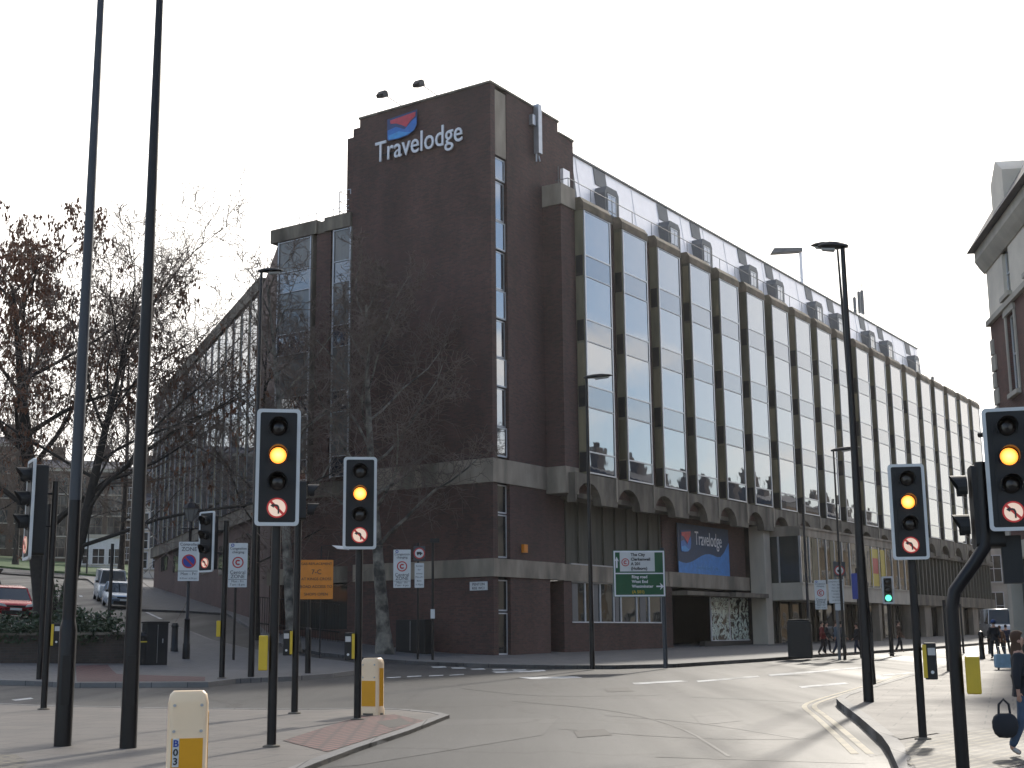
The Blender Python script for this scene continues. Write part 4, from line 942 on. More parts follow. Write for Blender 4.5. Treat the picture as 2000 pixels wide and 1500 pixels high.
# ================================================================== STREET FURNITURE
def face(p, extra=0.0): return -atan2(p.x, p.y)+extra
def zat(px, py, p): return P(px, py, p.y).z-p.z          # height above base p of something seen at that pixel
def lantern(parent, z, rot, L=.95, m1='black', up=0.08, fl=.8):
    R_ = Matrix.Rotation(rot, 4, 'Z'); Mx = T(0, 0, z) @ R_ @ Matrix.Rotation(-up, 4, 'Y')
    b = MB(); n = 10; secs = [(-.10, .05, .05), (0, .10, .09), (.25*L, .15, .12), (.55*L, .17, .12), (.85*L, .13, .07), (L, .03, .02)]
    vs = []; 
    for x, w, h in secs:
        for k in range(n):
            a = 2*pi*k/n; vs.append((x, w*cos(a), (h if sin(a) > 0 else h*.35)*sin(a)*fl))
    fs = [(i*n+k, i*n+(k+1) % n, (i+1)*n+(k+1) % n, (i+1)*n+k) for i in range(len(secs)-1) for k in range(n)]+[tuple(range(n))[::-1], tuple(range((len(secs)-1)*n, len(secs)*n))]
    b.add(vs, fs, Mx); o = b.build('lantern', M[m1], parent, smooth=True)
    g = MB(); g.add([(x, y, z_) for x, y, z_ in ((.3*L, -.1, -.05), (.85*L, -.08, -.04), (.85*L, .08, -.04), (.3*L, .1, -.05), (.35*L, -.07, -.085), (.8*L, -.05, -.07), (.8*L, .05, -.07), (.35*L, .07, -.085))], [(0, 1, 2, 3), (4, 7, 6, 5), (0, 4, 5, 1), (1, 5, 6, 2), (2, 6, 7, 3), (3, 7, 4, 0)], Mx); g.build('lamp_glass', M['signwhite'], o)
    return o
def street_lamp(label, px, py, H, r_base, r_top, hb_=1.2, rot=pi, name='street_lamp', L=.95, m1='black', m2=None, split=None, group=None, up=.08, door=True, h=KH, base=None, lean=(0, 0)):
    p = base or G(px, py, h); o = thing(name, label, 'street lamp', p, face(p), group)
    rs = r_base
    if split:      # thick base section, shoulder, thinner shaft; upper shaft a different paint
        MB().tube([(0, 0, -.1), (0, 0, split), (0, 0, split+.12)], [rs, rs, rs*.78], 16).build('base_section', M[m1], o, smooth=True)
        z0 = split+.12; r1 = rs*.78
    else: z0, r1 = -.1, rs
    if m2:
        zm = m2[1]; rm = r1+(r_top-r1)*(zm-z0)/(H-z0)
        MB().tube([(0, 0, z0), (lean[0]*zm/H, lean[1]*zm/H, zm)], [r1, rm], 16).build('lower_shaft', M[m1], o, smooth=True)
        MB().tube([(lean[0]*zm/H, lean[1]*zm/H, zm), (lean[0], lean[1], H)], [rm, r_top], 16).build('shaft', M[m2[0]], o, smooth=True)
    else: MB().tube([(0, 0, z0), (lean[0], lean[1], H)], [r1, r_top], 16).build('shaft', M[m1], o, smooth=True)
    if door: MB().box(-.05, .05, -rs-.006, -rs+.03, .5, 1.1).build('access_door', M[m1], o)
    l = lantern(o, H, rot, L, 'blackmatt' if m1 == 'black' else m1, up); l.location = (lean[0], lean[1], 0)
    return o
# the two tall columns on the island
sl1 = street_lamp('tall thick lamp column with a blue-grey upper shaft, left of its twin on the island', 122, 1457, 11.6, .106, .042, m2=('greypaint', 3.05), split=1.42, rot=radians(100), h=KI)
sl2 = street_lamp('tall plain black lamp column, right of its twin on the island', 250, 1461, 12.0, .102, .04, rot=radians(80), h=KI)
sl1['group'] = sl2['group'] = 'tall lamp columns on the island'
p = G(1697, 1371, KH); Hm = zat(1640, 482, p)
street_lamp('tall tapering lamp column with a flat lantern on the right pavement corner', 1697, 1371, Hm, .088, .04, rot=pi, L=.44)
pr2 = G(1706, 1331, KH); street_lamp('slimmer lamp column just behind the tall one on the right pavement corner', 0, 0, zat(1661, 478, pr2), .06, .025, rot=pi, L=.62, base=pr2, lean=(-.25, 0))
p = G(490, 1322, KH); street_lamp('black lamp column with an oval lantern on the corner pavement, left of the orange sign', 490, 1322, zat(512, 530, p), .09, .04, rot=.05, L=.62)
p = G(1157, 1301, KH); street_lamp('slender lamp column at the kerb in front of the hotel bays', 1157, 1301, zat(1152, 738, p), .085, .045, rot=0, L=.55*1.6, split=None)
p = G(1650, 1284, KH); street_lamp('thin distant lamp column with a small arm in front of the hotel shopfronts', 1650, 1284, zat(1663, 880, p), .06, .03, rot=.0, L=1.0)
p = G(1583, 1281, KH); bn_ = thing('post', 'plain thin dark post beside the broad litter bin across the road', 'post', p, face(p)); MB().tube([(0, 0, 0), (0, 0, 1.2), (0, 0, 1.25), (0, 0, zat(1575, 985, p))], [.10, .10, .06, .05], 10).build('shaft', M['black'], bn_, smooth=True)
# roof mast floodlight on the hotel
xm, _z = LX(1566, 545, 1.6)
ml = placed('roof_floodlight', 'flat grey floodlight on a mast above the hotel mansard roof', 'floodlight', (xm, 1.6, 24.9))
zz = LX(1564, 490, 1.6)[1]-24.9
MB().tube([(0, 0, 0), (0, 0, zz)], [.13, .11], 8).build('mast', M['zinc'], ml)
b = MB(); b.prism([(-2.15, -.25), (-1.9, .15), (.1, .15), (.1, -.12)], -.3, .3, 'y', T(0, 0, zz) @ Matrix.Rotation(-(radians(90)-AZA), 4, 'Z')); b.build('lamp_housing', M['zincdark'], ml, bevel=.04)

def noturn(parent, M0, r):
    """back-lit no-left-turn roundel"""
    b = MB(); b.disc(0, 0, r, 0, 28, .01); b.v = [tuple(M0 @ Vector(v)) for v in b.v]; o = b.build('turn_roundel', M['litsign'], parent)
    b = MB(); b.ring(0, 0, r*.86, r*1.02, -.006, 28, .005)
    a = radians(-45); ca, sa = cos(a), sin(a); w = r*.09
    b.prism([(-.86*r*ca-w*sa*-1*0-(-sa)*w, .86*r*-sa*1+ca*w), (.86*r*ca+sa*w, -.86*r*-sa*-1+ca*w), (.86*r*ca-sa*w, .86*r*sa-ca*w), (-.86*r*ca-sa*w, -.86*r*sa-ca*w)], -.005, -.001, 'y') if False else b.prism([(-.62*r-w, .62*r-w), (-.62*r+w, .62*r+w), (.62*r+w, -.62*r+w), (.62*r-w, -.62*r-w)], -.005, -.001, 'y')
    b.v = [tuple(M0 @ Vector(v)) for v in b.v]; b.build('roundel_red', M['litred'], o)
    b = MB(); q = [(.08, -.6), (.24, -.6), (.24, .05), (.12, .28), (-.1, .36), (-.3, .32), (-.3, .5), (-.66, .22), (-.3, -.02), (-.3, .15), (-.12, .18), (.02, .1), (.08, -.05)]
    b.prism([(x*r, z*r) for x, z in q], -.009, -.0055, 'y'); b.v = [tuple(M0 @ Vector(v)) for v in b.v]; b.build('arrow', M['ink'], o)
def visor(b, cz, r, M0, L=.2):
    n = 14; a0, a1 = radians(-35), radians(215); vs = []; fs = []
    for k in range(n+1):
        a = a0+(a1-a0)*k/n; le = L*(.55+.45*max(0, sin(a)))
        for rr in (r, r*1.07):
            vs.append((rr*cos(a), 0, cz+rr*sin(a))); vs.append((rr*cos(a), -le, cz+rr*sin(a)))
    for k in range(n):
        i = 4*k; j = i+4; fs += [(i, i+1, j+1, j), (i+2, j+2, j+3, i+3), (i+1, i+3, j+3, j+1)]
    b.add(vs, fs, M0)
def head(parent, M0, W=.53, Hh=1.43, lit='amber', board=True, turn=True, n=3, r=.1, nm='signal_head', bt=.042, vl=.2):
    """signal head centred at M0's origin looking along local -Y"""
    if turn:
        k_ = Hh/1.43; M0 = M0 @ Matrix.Scale(k_, 4); W /= k_; Hh = 1.43
    def bd(name, mt, f, par):
        b = MB(); f(b); b.v = [tuple(M0 @ Vector(v)) for v in b.v]; return b.build(name, mt, par)
    hw = W/2; hh = Hh/2
    if turn: zs_ = [hh-.235, hh-.235-.34, hh-.235-.67, hh-.235-.98]
    else: zs_ = [(k-(n-1)/2)*-.32 for k in range(n)]
    o = bd(nm, M['blackmatt'], lambda b: b.prism(rrect(-.16, .16, zs_[-1]-.17, zs_[0]+.17, .04), .0, .22, 'y') if not board else b.prism(rrect(-.16, .16, zs_[-1]-.15, zs_[0]+.16, .04), -.03, .2, 'y'), parent)
    if board:
        bd('backing_board', M['blackmatt'], lambda b: b.prism(rrect(-hw+bt-.007, hw-bt+.007, -hh+bt-.007, hh-bt+.007, .02), -.02, .0, 'y'), o)
        out = rrect(-hw, hw, -hh, hh, .05); inn = rrect(-hw+bt, hw-bt, -hh+bt, hh-bt, .025); k = len(out)
        bd('white_border', M['signwhite'], lambda b: b.add([(x, -.028, z) for x, z in out]+[(x, -.028, z) for x, z in inn]+[(x, .01, z) for x, z in out]+[(x, -.015, z) for x, z in inn],
            [(i, (i+1) % k, k+(i+1) % k, k+i) for i in range(k)]+[(i, 2*k+i, 2*k+(i+1) % k, (i+1) % k) for i in range(k)]+[(k+i, k+(i+1) % k, 3*k+(i+1) % k, 3*k+i) for i in range(k)]), o)
    for k in range(n):
        lm = M['lensoff']; on = (lit == 'amber' and k == 1) or (lit == 'green' and k == 2)
        if on: lm = M[lit]
        def dome(b):
            b.lathe([(r, 0), (r*.9, .02), (r*.6, .035), (.001, .045)], 20, T(0, -.035, zs_[k]) @ Matrix.Rotation(pi/2, 4, 'X'))
        bd('lens', lm, dome, o)
        bd('visor', M['blackmatt'], lambda b: visor(b, zs_[k], r*1.14, T(0, -.03, 0), vl), o)
    if turn: noturn(o, M0 @ T(0, -.045, zs_[3]), .120)
    return o
def button_box(parent, z, side=-1, rot=0.0, yellow_front=False, h=.42):
    bw = .11
    Mx = Matrix.Rotation(rot, 4, 'Z')
    b = MB(); b.box(side*.07 if side > 0 else side*.07-(bw if yellow_front else .14), side*.07+(bw if yellow_front else .14) if side > 0 else side*.07, -.09, .09, z-h/2, z+h/2); b.v = [tuple(Mx @ Vector(v)) for v in b.v]
    o = b.build('push_button_box', M['yellow'] if yellow_front else M['blackmatt'], parent, bevel=.012)
    if not yellow_front:
        xc = side*.07+side*.07
        b = MB(); b.box(min(side*.055, side*.10), max(side*.055, side*.10), -.105, -.09, z-h/2+.02, z+h/2-.02); b.v = [tuple(Mx @ Vector(v)) for v in b.v]; b.build('yellow_edge', M['yellow'], o)
        b = MB(); b.box(min(side*.115, side*.2), max(side*.115, side*.2), -.1, -.09, z+h*.16, z+h*.36); b.v = [tuple(Mx @ Vector(v)) for v in b.v]; b.build('wait_panel', M['alu'], o)
        b = MB(); b.disc(side*.155, z-h*.3, .02, -.1, 10, .012); b.v = [tuple(Mx @ Vector(v)) for v in b.v]; b.build('button', M['signwhite'], o)
    return o
def signal(label, px, py, top, heads, pr_=.057, H=None, rot_extra=0.0, h=KH, group='traffic lights at the junction', pole_pts=None, bx=0.0):
    p = G(px, py, h); o = thing('traffic_light', label, 'traffic light', p, face(p, rot_extra), group)
    Hp = H if H else zat(*top, p)-.1
    MB().tube(pole_pts or [(0, 0, -.1), (0, 0, Hp)], pr_, 14).build('pole', M['black'], o, smooth=True)
    MB().lathe([(pr_+.05, 0), (pr_+.045, .02), (pr_+.005, .03)], 14).build('collar', M['concdark'], o)
    for (dx, dy, z, rot, kw) in heads:
        head(o, T(dx, dy, z) @ Matrix.Rotation(rot, 4, 'Z'), **kw)
        xb = bx+(dx-bx)*.7; MB().tube([(bx, 0, z+.3), (xb+.001, dy*.5, z+.3)], .02, 6).tube([(bx, 0, z-.3), (xb+.001, dy*.5, z-.3)], .02, 6).build('bracket', M['black'], o)
    return o, p
def zc_(p, a, b): return (zat(a[0], a[1], p)+zat(b[0], b[1], p))/2
# A: large signal on the island
p = G(530, 1459, KI); zA = zc_(p, (530, 803), (528, 1029)); hA = zat(530, 803, p)-zat(528, 1029, p)
oA, _ = signal('tall traffic light showing amber, nearest the camera on the island beside the tall black column', 530, 1459, (530, 830), [(-.0, -.13, zA, 0, dict(Hh=hA, W=hA*.37))], h=KI)
button_box(oA, zat(528, 1275, p), -1, 0, True, .42)
# B
p = G(698, 1406, KI); zB = zc_(p, (698, 895), (698, 1074)); hB = zat(698, 895, p)-zat(698, 1074, p)
oB, _ = signal('traffic light showing amber beside the back bollard on the island tip', 698, 1406, (698, 920), [(.0, -.13, zB, 0, dict(Hh=hB, W=hB*.36))], h=KI)
button_box(oB, zat(695, 1262, p), -1, 0)
# small head on the island's rear pole facing left
p = G(575, 1394, KI); zG = zat(580, 978, p)
oG, _ = signal('sideways traffic light on the rear pole between the two amber ones on the island', 575, 1394, (580, 940), [(.12, 0, zG, radians(92), dict(board=False, turn=False, n=2, r=.1, lit=None))], h=KI)
button_box(oG, zat(573, 1255, p), -1, 0)
# E
p = G(433, 1325, KH); zE = zc_(p, (405, 1000), (405, 1118)); hE = zat(405, 1000, p)-zat(405, 1118, p)
oE, _ = signal('traffic light angled left on the corner pavement beside the parking zone sign', 433, 1325, (437, 1010), [(-.5, -.05, zE, radians(-48), dict(Hh=hE, W=hE*.36, lit=None))], pr_=.075)
button_box(oE, zat(430, 1228, p), -1, 0, True, .42)
# F: left edge, seen from behind the side, two poles
p = G(85, 1386, KI); zF = zc_(p, (50, 900), (50, 1095)); hF = zat(50, 905, p)-zat(50, 1100, p)
oF, _ = signal('traffic light seen side on at the left edge, facing away to the left', 85, 1386, (95, 930), [(-.42, 0, zF, radians(-80), dict(Hh=hF, W=hF*.36, lit=None))], h=KI)
button_box(oF, zat(95, 1240, p), 1, 0)
p = G(76, 1327, KH); o = thing('post', 'black post standing just behind the sideways traffic light at the left edge', 'post', p, face(p)); MB().tube([(0, 0, -.1), (0, 0, zat(100, 985, p))], .075, 12).build('shaft', M['black'], o, smooth=True)
# C
p = G(1803, 1445, KH); zC = zc_(p, (1790, 909), (1797, 1094)); hC = zat(1790, 909, p)-zat(1797, 1094, p)
oC, _ = signal('traffic light showing amber on a straight pole at the right pavement corner', 1803, 1445, (1786, 930), [(-.0, -.13, zC, radians(8), dict(Hh=hC, W=hC*.37))], pr_=.047)
button_box(oC, zat(1808, 1291, p), 1, 0)
# D: cranked pole at the right edge
p = G(1885, 1560, KH)
xo = .0
zk1, zk2 = zat(1880, 1160, p), zat(1945, 1075, p)
dxm = (P(1945, 1060, p.y)-P(1885, 1165, p.y)).x+.02
zD = zc_(p, (1955, 808), (1965, 1042)); hD = zat(1955, 808, p)-zat(1965, 1042, p)
pts = [(0, 0, -.1), (0, 0, zk1-.12), (.03, 0, zk1+.02), (.12, 0, zk1+.14), (dxm-.1, 0, zk2-.1), (dxm-.02, 0, zk2+.02), (dxm, 0, zk2+.14), (dxm, 0, zD+hD*.08)]
dhx = (P(1965, 925, p.y)-P(1885, 1250, p.y)).x
oD, _ = signal('traffic light showing amber on a cranked pole at the right edge, nearest the camera', 1885, 1560, (1945, 860), [(dhx+.08, -.13, zD, radians(4), dict(Hh=hD, W=hD*.37)), (dhx-.22, .12, zat(1900, 990, p), radians(-85), dict(board=False, turn=False, n=2, r=.085, lit=None, vl=.13))], pole_pts=pts, pr_=.052, bx=dxm)
button_box(oD, zat(1897, 1318, p), 1, 0, True, .29)
hgl = MB(); hgl.box(dhx-.02, dhx+.13, .02, .2, zat(1955, 1140, p), zat(1955, 1048, p)); hgl.build('rear_sensor', M['blackmatt'], oD)
# H: far green
p = G(1746, 1276, KH); zH = zc_(p, (1739, 1127), (1739, 1180)); hH = zat(1739, 1127, p)-zat(1739, 1180, p)
oH, _ = signal('distant traffic light showing a green arrow across the road', 1742, 1277, (1740, 1140), [(0, -.13, zH, 0, dict(Hh=hH, W=hH*.42, lit='green', turn=False, r=.13, bt=.075))], pr_=.09)

# ---- illuminated bollards
def bollard(label, px, py, W, rot, Hb, text=None, D=.26):
    p = G(px, py, KI); o = thing('keep_left_bollard', label, 'bollard', p, rot, 'cream plastic traffic bollards on the island')
    hw = W/2
    body = MB(); ring = []
    lev_ = [(-.02, 1.0), (.10, 1.0), (.12, .93), (Hb-.10, .93), (Hb-.03, .86), (Hb, .70)]
    vs = []; n = 0
    sec = rrect(-hw, hw, -D/2, D/2, .06, 4); n = len(sec)
    for z, s in lev_:
        for x, y in sec: vs.append((x*s, y*s, z))
    fs = [(i*n+k, i*n+(k+1) % n, (i+1)*n+(k+1) % n, (i+1)*n+k) for i in range(len(lev_)-1) for k in range(n)]+[tuple(range((len(lev_)-1)*n, len(lev_)*n))]
    body.add(vs, fs); body.build('body', M['cream'], o, smooth=True)
    MB().box(-hw*.72, hw*.72, -D/2*.93-.006, -D/2*.93+.01, .14, Hb*.60).build('ochre_panel', M['ochre'], o)
    MB().box(hw*.93-.012, hw*.93+.005, -.06, .06, .14, Hb*.82).build('side_panel', M['ochre'], o)
    MB().lathe([(hw*1.06, -.02), (hw*1.06, .03)], 20, Matrix.Scale(.8, 4, (0, 1, 0))).build('base_plate', M['concdark'], o)
    s = MB()
    for x in (-hw*.62, hw*.62):
        for z in (Hb*.66, Hb*.88): s.disc(x, z, .013, -D/2*.93-.008, 10, .01)
    s.build('screw', M['alu'], o)
    if text:
        MB().box(-hw*.66, -hw*.36, -D/2*.93-.010, -D/2*.93-.007, Hb*.36, Hb*.60).build('number_label', M['signwhite'], o)
        for k, ch in enumerate(text): text_obj(ch, .08, M['signblue'] if k == 0 else M['ink'], o, T(-hw*.51, -D/2*.93-.012, Hb*.60-.068-.075*k), 'lettering', .002, offset=.002)
    return o
pb = P(369, 1349, 11.2); gz = zf(pb.x, pb.y)+KI; Hb1 = pb.z-gz
def gpx(x, y, h=KH): return G(x, y, h)
oo = bollard('cream and ochre bollard marked B03, nearest the camera', 369, 1600, .345, 0, 1.0, 'B03')
oo.location = (pb.x, pb.y, gz); oo.rotation_euler = (0, 0, face(pb)); s_ = Hb1/1.0; oo.scale = (1, 1, s_)
p2 = G(727, 1396, KI); Hb2 = zat(727, 1285, p2)
bollard('cream bollard at the island tip beside the amber traffic light', 727, 1396, .36, face(p2, radians(-32)), Hb2)

# ---- signs
def panel(parent, x0, x1, z0, z1, y=0, m_='signwhite', r=.04, name='sign_plate', t=.02):
    return MB().prism(rrect(x0, x1, z0, z1, r), y-t, y, 'y').build(name, M[m_], parent)
def c_logo(parent, x, z, r, y):
    MB().ring(x, z, r*.78, r, y-.004, 28, .004).build('red_ring', M['signred'], parent)
    MB().ring(x+.02*r, z, r*.22, r*.50, y-.004, 20, .004, radians(40), radians(320)).build('letter_c', M['signred'], parent)
def sign_post(name, label, px, py, top, r=.045, extra=0.0, m_='black', group=None):
    p = G(px, py, KH); o = thing(name, label, 'sign', p, face(p, extra), group); MB().tube([(0, 0, -.1), (0, 0, zat(*top, p))], r, 12).build('post', M[m_], o, smooth=True); return o, p
def rect_at(p, x0, y0, x1, y1, fr=0.0):
    """pixel rectangle -> local x and z at the thing's own depth"""
    a = P(x0, y0, p.y); b = P(x1, y1, p.y); n = Vector((cos(face(p)), sin(face(p))))
    f = lambda q: (q.x-p.x)*1.0/max(cos(face(p)), .2)
    return f(a), f(b), b.z-p.z, a.z-p.z
def cc_sign(o, p, x0, y0, x1, y1, blue=True):
    a, b, z0, z1 = rect_at(p, x0, y0, x1, y1); y = -.06; w = b-a; h = z1-z0; cx = (a+b)/2
    pn = panel(o, a, b, z0, z1, y, 'signwhite', .02)
    c_logo(pn, cx, z0+h*.56, w*.30, y-.022)
    text_obj('Central', w*.27, M['ink'], pn, T(cx, y-.026, z0+h*.30), extrude=.003); text_obj('ZONE', w*.27, M['ink'], pn, T(cx, y-.026, z0+h*.205), extrude=.003)
    text_obj('Mon - Fri', w*.17, M['ink'], pn, T(cx, y-.026, z0+h*.11), extrude=.003); text_obj('7 am - 6 pm', w*.16, M['ink'], pn, T(cx, y-.026, z0+h*.04), extrude=.003)
    MB().box(a+.01, b-.01, y-.026, y-.022, z0+h*.17, z0+h*.178).build('rule', M['ink'], pn)
    text_obj('Congestion', w*.19, M['ink'], pn, T(cx, y-.026, z0+h*.85), extrude=.003); text_obj('charging', w*.19, M['ink'], pn, T(cx, y-.026, z0+h*.77), extrude=.003)
    MB().ring(a+w*.2, z1-h*.05, w*.05, w*.09, y-.026, 12, .004).build('roundel', M['signblue'], pn)
    return pn
o, p = sign_post('congestion_sign', 'congestion charge sign with a red C on the corner pavement, left of the tall light', 456, 1289, (462, 1058)); cc_sign(o, p, 448, 1061, 481, 1147)
o, p = sign_post('congestion_sign', 'congestion sign with a red C beside a lorry roundel before the brick tower', 816, 1288, (817, 1060)); cc_sign(o, p, 769, 1074, 802, 1148)
a, b, z0, z1 = rect_at(p, 810, 1064, 828, 1098); cx = (a+b)/2; cz = (z0+z1)/2; r = (b-a)/2*1.25
panel(o, cx-r, cx+r, cz-r*1.25, cz+r*1.25, -.055, 'greypaint', .03); MB().disc(cx, cz, r*.98, -.085, 24, .008).build('roundel_red', M['signred'], o); MB().disc(cx, cz, r*.76, -.09, 24, .004).build('roundel_white', M['signwhite'], o)
MB().box(cx-r*.45, cx+r*.35, -.096, -.091, cz-r*.15, cz+r*.25).disc(cx-r*.25, cz-r*.22, r*.13, -.096, 10).disc(cx+r*.2, cz-r*.22, r*.13, -.096, 10).box(cx+r*.36, cx+r*.52, -.096, -.091, cz-r*.15, cz+r*.1).build('lorry_symbol', M['ink'], o)
a, b, z0, z1 = rect_at(p, 810, 1100, 828, 1148); pn = panel(o, a, b, z0, z1, -.06, 'signwhite', .02)
for k in range(6): text_obj(['Except', 'for', 'access', 'Mon-Fri', '8am-', '6.30pm'][k], (b-a)*.26, M['ink'], pn, T((a+b)/2, -.086, z1-(z1-z0)*(.15+.15*k)), extrude=.002)
# parking zone sign on the old lantern post
p = G(363, 1287, KH); o = thing('lantern_post', 'old style black lantern post with a blue and red parking zone sign', 'street lamp', p, face(p))
Hl = zat(366, 976, p)
MB().lathe([(.13, -.1), (.13, .5), (.11, .55), (.09, 1.3), (.105, 1.34), (.06, 1.4), (.05, Hl-1.05), (.07, Hl-1.0), (.05, Hl-.95), (.06, Hl-.78)], 14).build('column', M['black'], o, smooth=True)
MB().tube([(-.32, 0, Hl-1.02), (.32, 0, Hl-1.02)], .018, 6).build('ladder_bar', M['black'], o)
gl_ = MB().lathe([(.11, Hl-.76), (.24, Hl-.34), (.245, Hl-.32)], 6); gl_.build('lantern_glass', M['glassCurt'], o)
MB().lathe([(.30, Hl-.32), (.27, Hl-.27), (.15, Hl-.12), (.07, Hl-.08), (.05, Hl), (.01, Hl+.06)], 6).build('lantern_cap', M['black'], o)
fr_ = MB()
for k in range(6):
    a_ = pi*k/3; fr_.tube([(.115*cos(a_), .115*sin(a_), Hl-.78), (.25*cos(a_), .25*sin(a_), Hl-.31)], .01, 4)
fr_.build('lantern_frame', M['black'], o)
a, b, z0, z1 = rect_at(p, 351, 1059, 387, 1135); w = b-a; h = z1-z0; cx = (a+b)/2; pn = panel(o, a, b, z0, z1, -.16, 'signwhite', .02)
text_obj('Controlled', w*.2, M['ink'], pn, T(cx, -.186, z1-h*.1), extrude=.002); text_obj('ZONE', w*.27, M['ink'], pn, T(cx, -.186, z1-h*.235), extrude=.002)
MB().disc(cx, z0+h*.50, w*.34, -.186, 26, .005).build('roundel_red', M['signred'], pn); MB().disc(cx, z0+h*.50, w*.27, -.19, 26, .004).build('roundel_blue', M['signblue'], pn)
q = .23*w; MB().prism([(cx-q-.02, z0+h*.5+q-.02), (cx-q+.02, z0+h*.5+q+.02), (cx+q+.02, z0+h*.5-q+.02), (cx+q-.02, z0+h*.5-q-.02)], -.195, -.191, 'y').build('roundel_bar', M['signred'], pn)
MB().box(a, b, -.184, -.181, z0+h*.245, z0+h*.26).build('rule', M['ink'], pn); text_obj('Mon - Fri', w*.2, M['ink'], pn, T(cx, -.186, z0+h*.15), extrude=.002); text_obj('8.30 am - 6.30 pm', w*.11, M['ink'], pn, T(cx, -.186, z0+h*.05), extrude=.002)
# orange works notice
o, p = sign_post('orange_notice', 'orange roadworks notice on a slim black post at the corner pavement tip', 601, 1315, (604, 1100), .05)
MB().tube([(0, 0, 0), (0, 0, 1.25), (0, 0, 1.3)], [.085, .085, .05], 12).build('post_base', M['black'], o)
a, b, z0, z1 = rect_at(p, 586, 1094, 649, 1170); w = b-a; h = z1-z0
pn = panel(o, a, b, z0, z1, -.06, 'signorange', .02); cx = (a+b)/2
for k, (t_, s_) in enumerate((('GAS REPLACEMENT', .105), ('7-C', .2), ('AT KINGS CROSS', .115), ('ROAD ACCESS TO', .115), ('SHOPS OPEN', .12))): text_obj(t_, w*s_, M['ink'], pn, T(cx, -.086, z1-h*(.13+.195*k+(.04 if k == 1 else 0))), extrude=.002)
pn.rotation_euler = (0, 0, 0)
# green direction sign
o, p = sign_post('direction_sign', 'large green road direction sign in front of the hotel windows', 1300, 1299, (1297, 1070), .075, m_='greypaint')
a, b, z0, z1 = rect_at(p, 1194, 1076, 1299, 1166); w = b-a; h = z1-z0; yy = -.09
sg2 = thing('sign_board', None, None); sg2.parent = o; sg2.location = (b, 0, 0); sg2.rotation_euler = (0, 0, radians(14)); a -= b; b = 0.0
w = b-a
pn = MB().prism(rrect(a, b, z0, z1, .04), yy-.03, yy, 'y').build('green_plate', M['signgreen'], sg2)
def rframe(x0, x1, q0, q1, t, y, m_, nm, par):
    MB().box(x0, x0+t, y-.006, y, q0, q1).box(x1-t, x1, y-.006, y, q0, q1).box(x0+t, x1-t, y-.006, y, q1-t, q1).box(x0+t, x1-t, y-.006, y, q0, q0+t).build(nm, M[m_], par)
rframe(a+.02, b-.02, z0+.02, z1-.02, .05, yy-.031, 'lettwhite', 'white_border', pn)
MB().box(a+.07, b-.07, yy-.037, yy-.031, z0+h*.49, z0+h*.515).build('divider', M['lettwhite'], pn)
wp = MB().box(a+w*.13, a+w*.80, yy-.036, yy-.031, z0+h*.545, z0+h*.955).build('white_patch', M['signwhite'], pn)
c_logo(wp, a+w*.235, z0+h*.74, w*.075, yy-.037)
for k, t_ in enumerate(('The City', 'Clerkenwell', 'A 201', '(Holborn)')): text_obj(t_, h*.088, M['ink'], wp, T(a+w*.34, yy-.042, z0+h*(.875-.098*k)), extrude=.003, align='LEFT', offset=.004)
for k, t_ in enumerate(('Ring road', 'West End', 'Westminster')): text_obj(t_, h*.088, M['lettwhite'], pn, T(a+w*.35, yy-.04, z0+h*(.40-.1*k)), extrude=.003, align='LEFT', offset=.003)
text_obj('(A 501)', h*.088, M['signyellow'], pn, T(a+w*.35, yy-.04, z0+h*.08), extrude=.003, align='LEFT', offset=.003)
MB().prism([(a+w*.055, z0+h*.62), (a+w*.085, z0+h*.62), (a+w*.085, z0+h*.78), (a+w*.11, z0+h*.76), (a+w*.07, z0+h*.86), (a+w*.03, z0+h*.76), (a+w*.055, z0+h*.78)], yy-.04, yy-.031, 'y').build('up_arrow', M['lettwhite'], pn)
MB().prism([(b-w*.18, z0+h*.21), (b-w*.09, z0+h*.21), (b-w*.11, z0+h*.15), (b-w*.035, z0+h*.225), (b-w*.11, z0+h*.3), (b-w*.09, z0+h*.24), (b-w*.18, z0+h*.24)], yy-.04, yy-.031, 'y').build('right_arrow', M['lettwhite'], pn)
# far cluster of signs
o, p = sign_post('congestion_sign', 'distant red C congestion sign across the road beside a panel of text', 1640, 1283, (1640, 1096), .06, m_='zincdark'); cc_sign(o, p, 1592, 1133, 1617, 1190)
a, b, z0, z1 = rect_at(p, 1618, 1132, 1648, 1178); pn = panel(o, a, b, z0, z1, -.06, 'signwhite', .02)
for k in range(7): text_obj(['LOADING ONLY', 'Mon - Sat', '7am - 7pm', 'Max stay 20', 'minutes', 'No return', 'in 40 mins'][k], (b-a)*.13, M['ink'], pn, T((a+b)/2, -.086, z1-(z1-z0)*(.12+.13*k)), extrude=.002)
a, b, z0, z1 = rect_at(p, 1631, 1179, 1648, 1192); panel(o, a, b, z0, z1, -.06, 'signwhite', .02)
a, b, z0, z1 = rect_at(p, 1627, 1098, 1651, 1126); panel(o, a, b, z0, z1, -.06, 'greypaint', .02); cx = (a+b)/2; cz = (z0+z1)/2-.05; r = (b-a)*.42
MB().disc(cx, cz, r, -.09, 24, .008).build('roundel_red', M['signred'], o); MB().disc(cx, cz, r*.76, -.096, 24, .005).build('roundel_white', M['signwhite'], o); MB().box(cx-r*.45, cx+r*.4, -.103, -.097, cz-r*.2, cz+r*.15).disc(cx-r*.22, cz-r*.22, r*.15, -.103, 10).disc(cx+r*.22, cz-r*.22, r*.15, -.103, 10).build('vehicle_symbol', M['ink'], o)
o, p = sign_post('blue_sign', 'dark blue route sign partly hidden behind the tall right hand lamp column', 1682, 1280, (1680, 1110), .05); a, b, z0, z1 = rect_at(p, 1663, 1120, 1692, 1170); panel(o, a, b, z0, z1, -.06, 'signblue', .03)
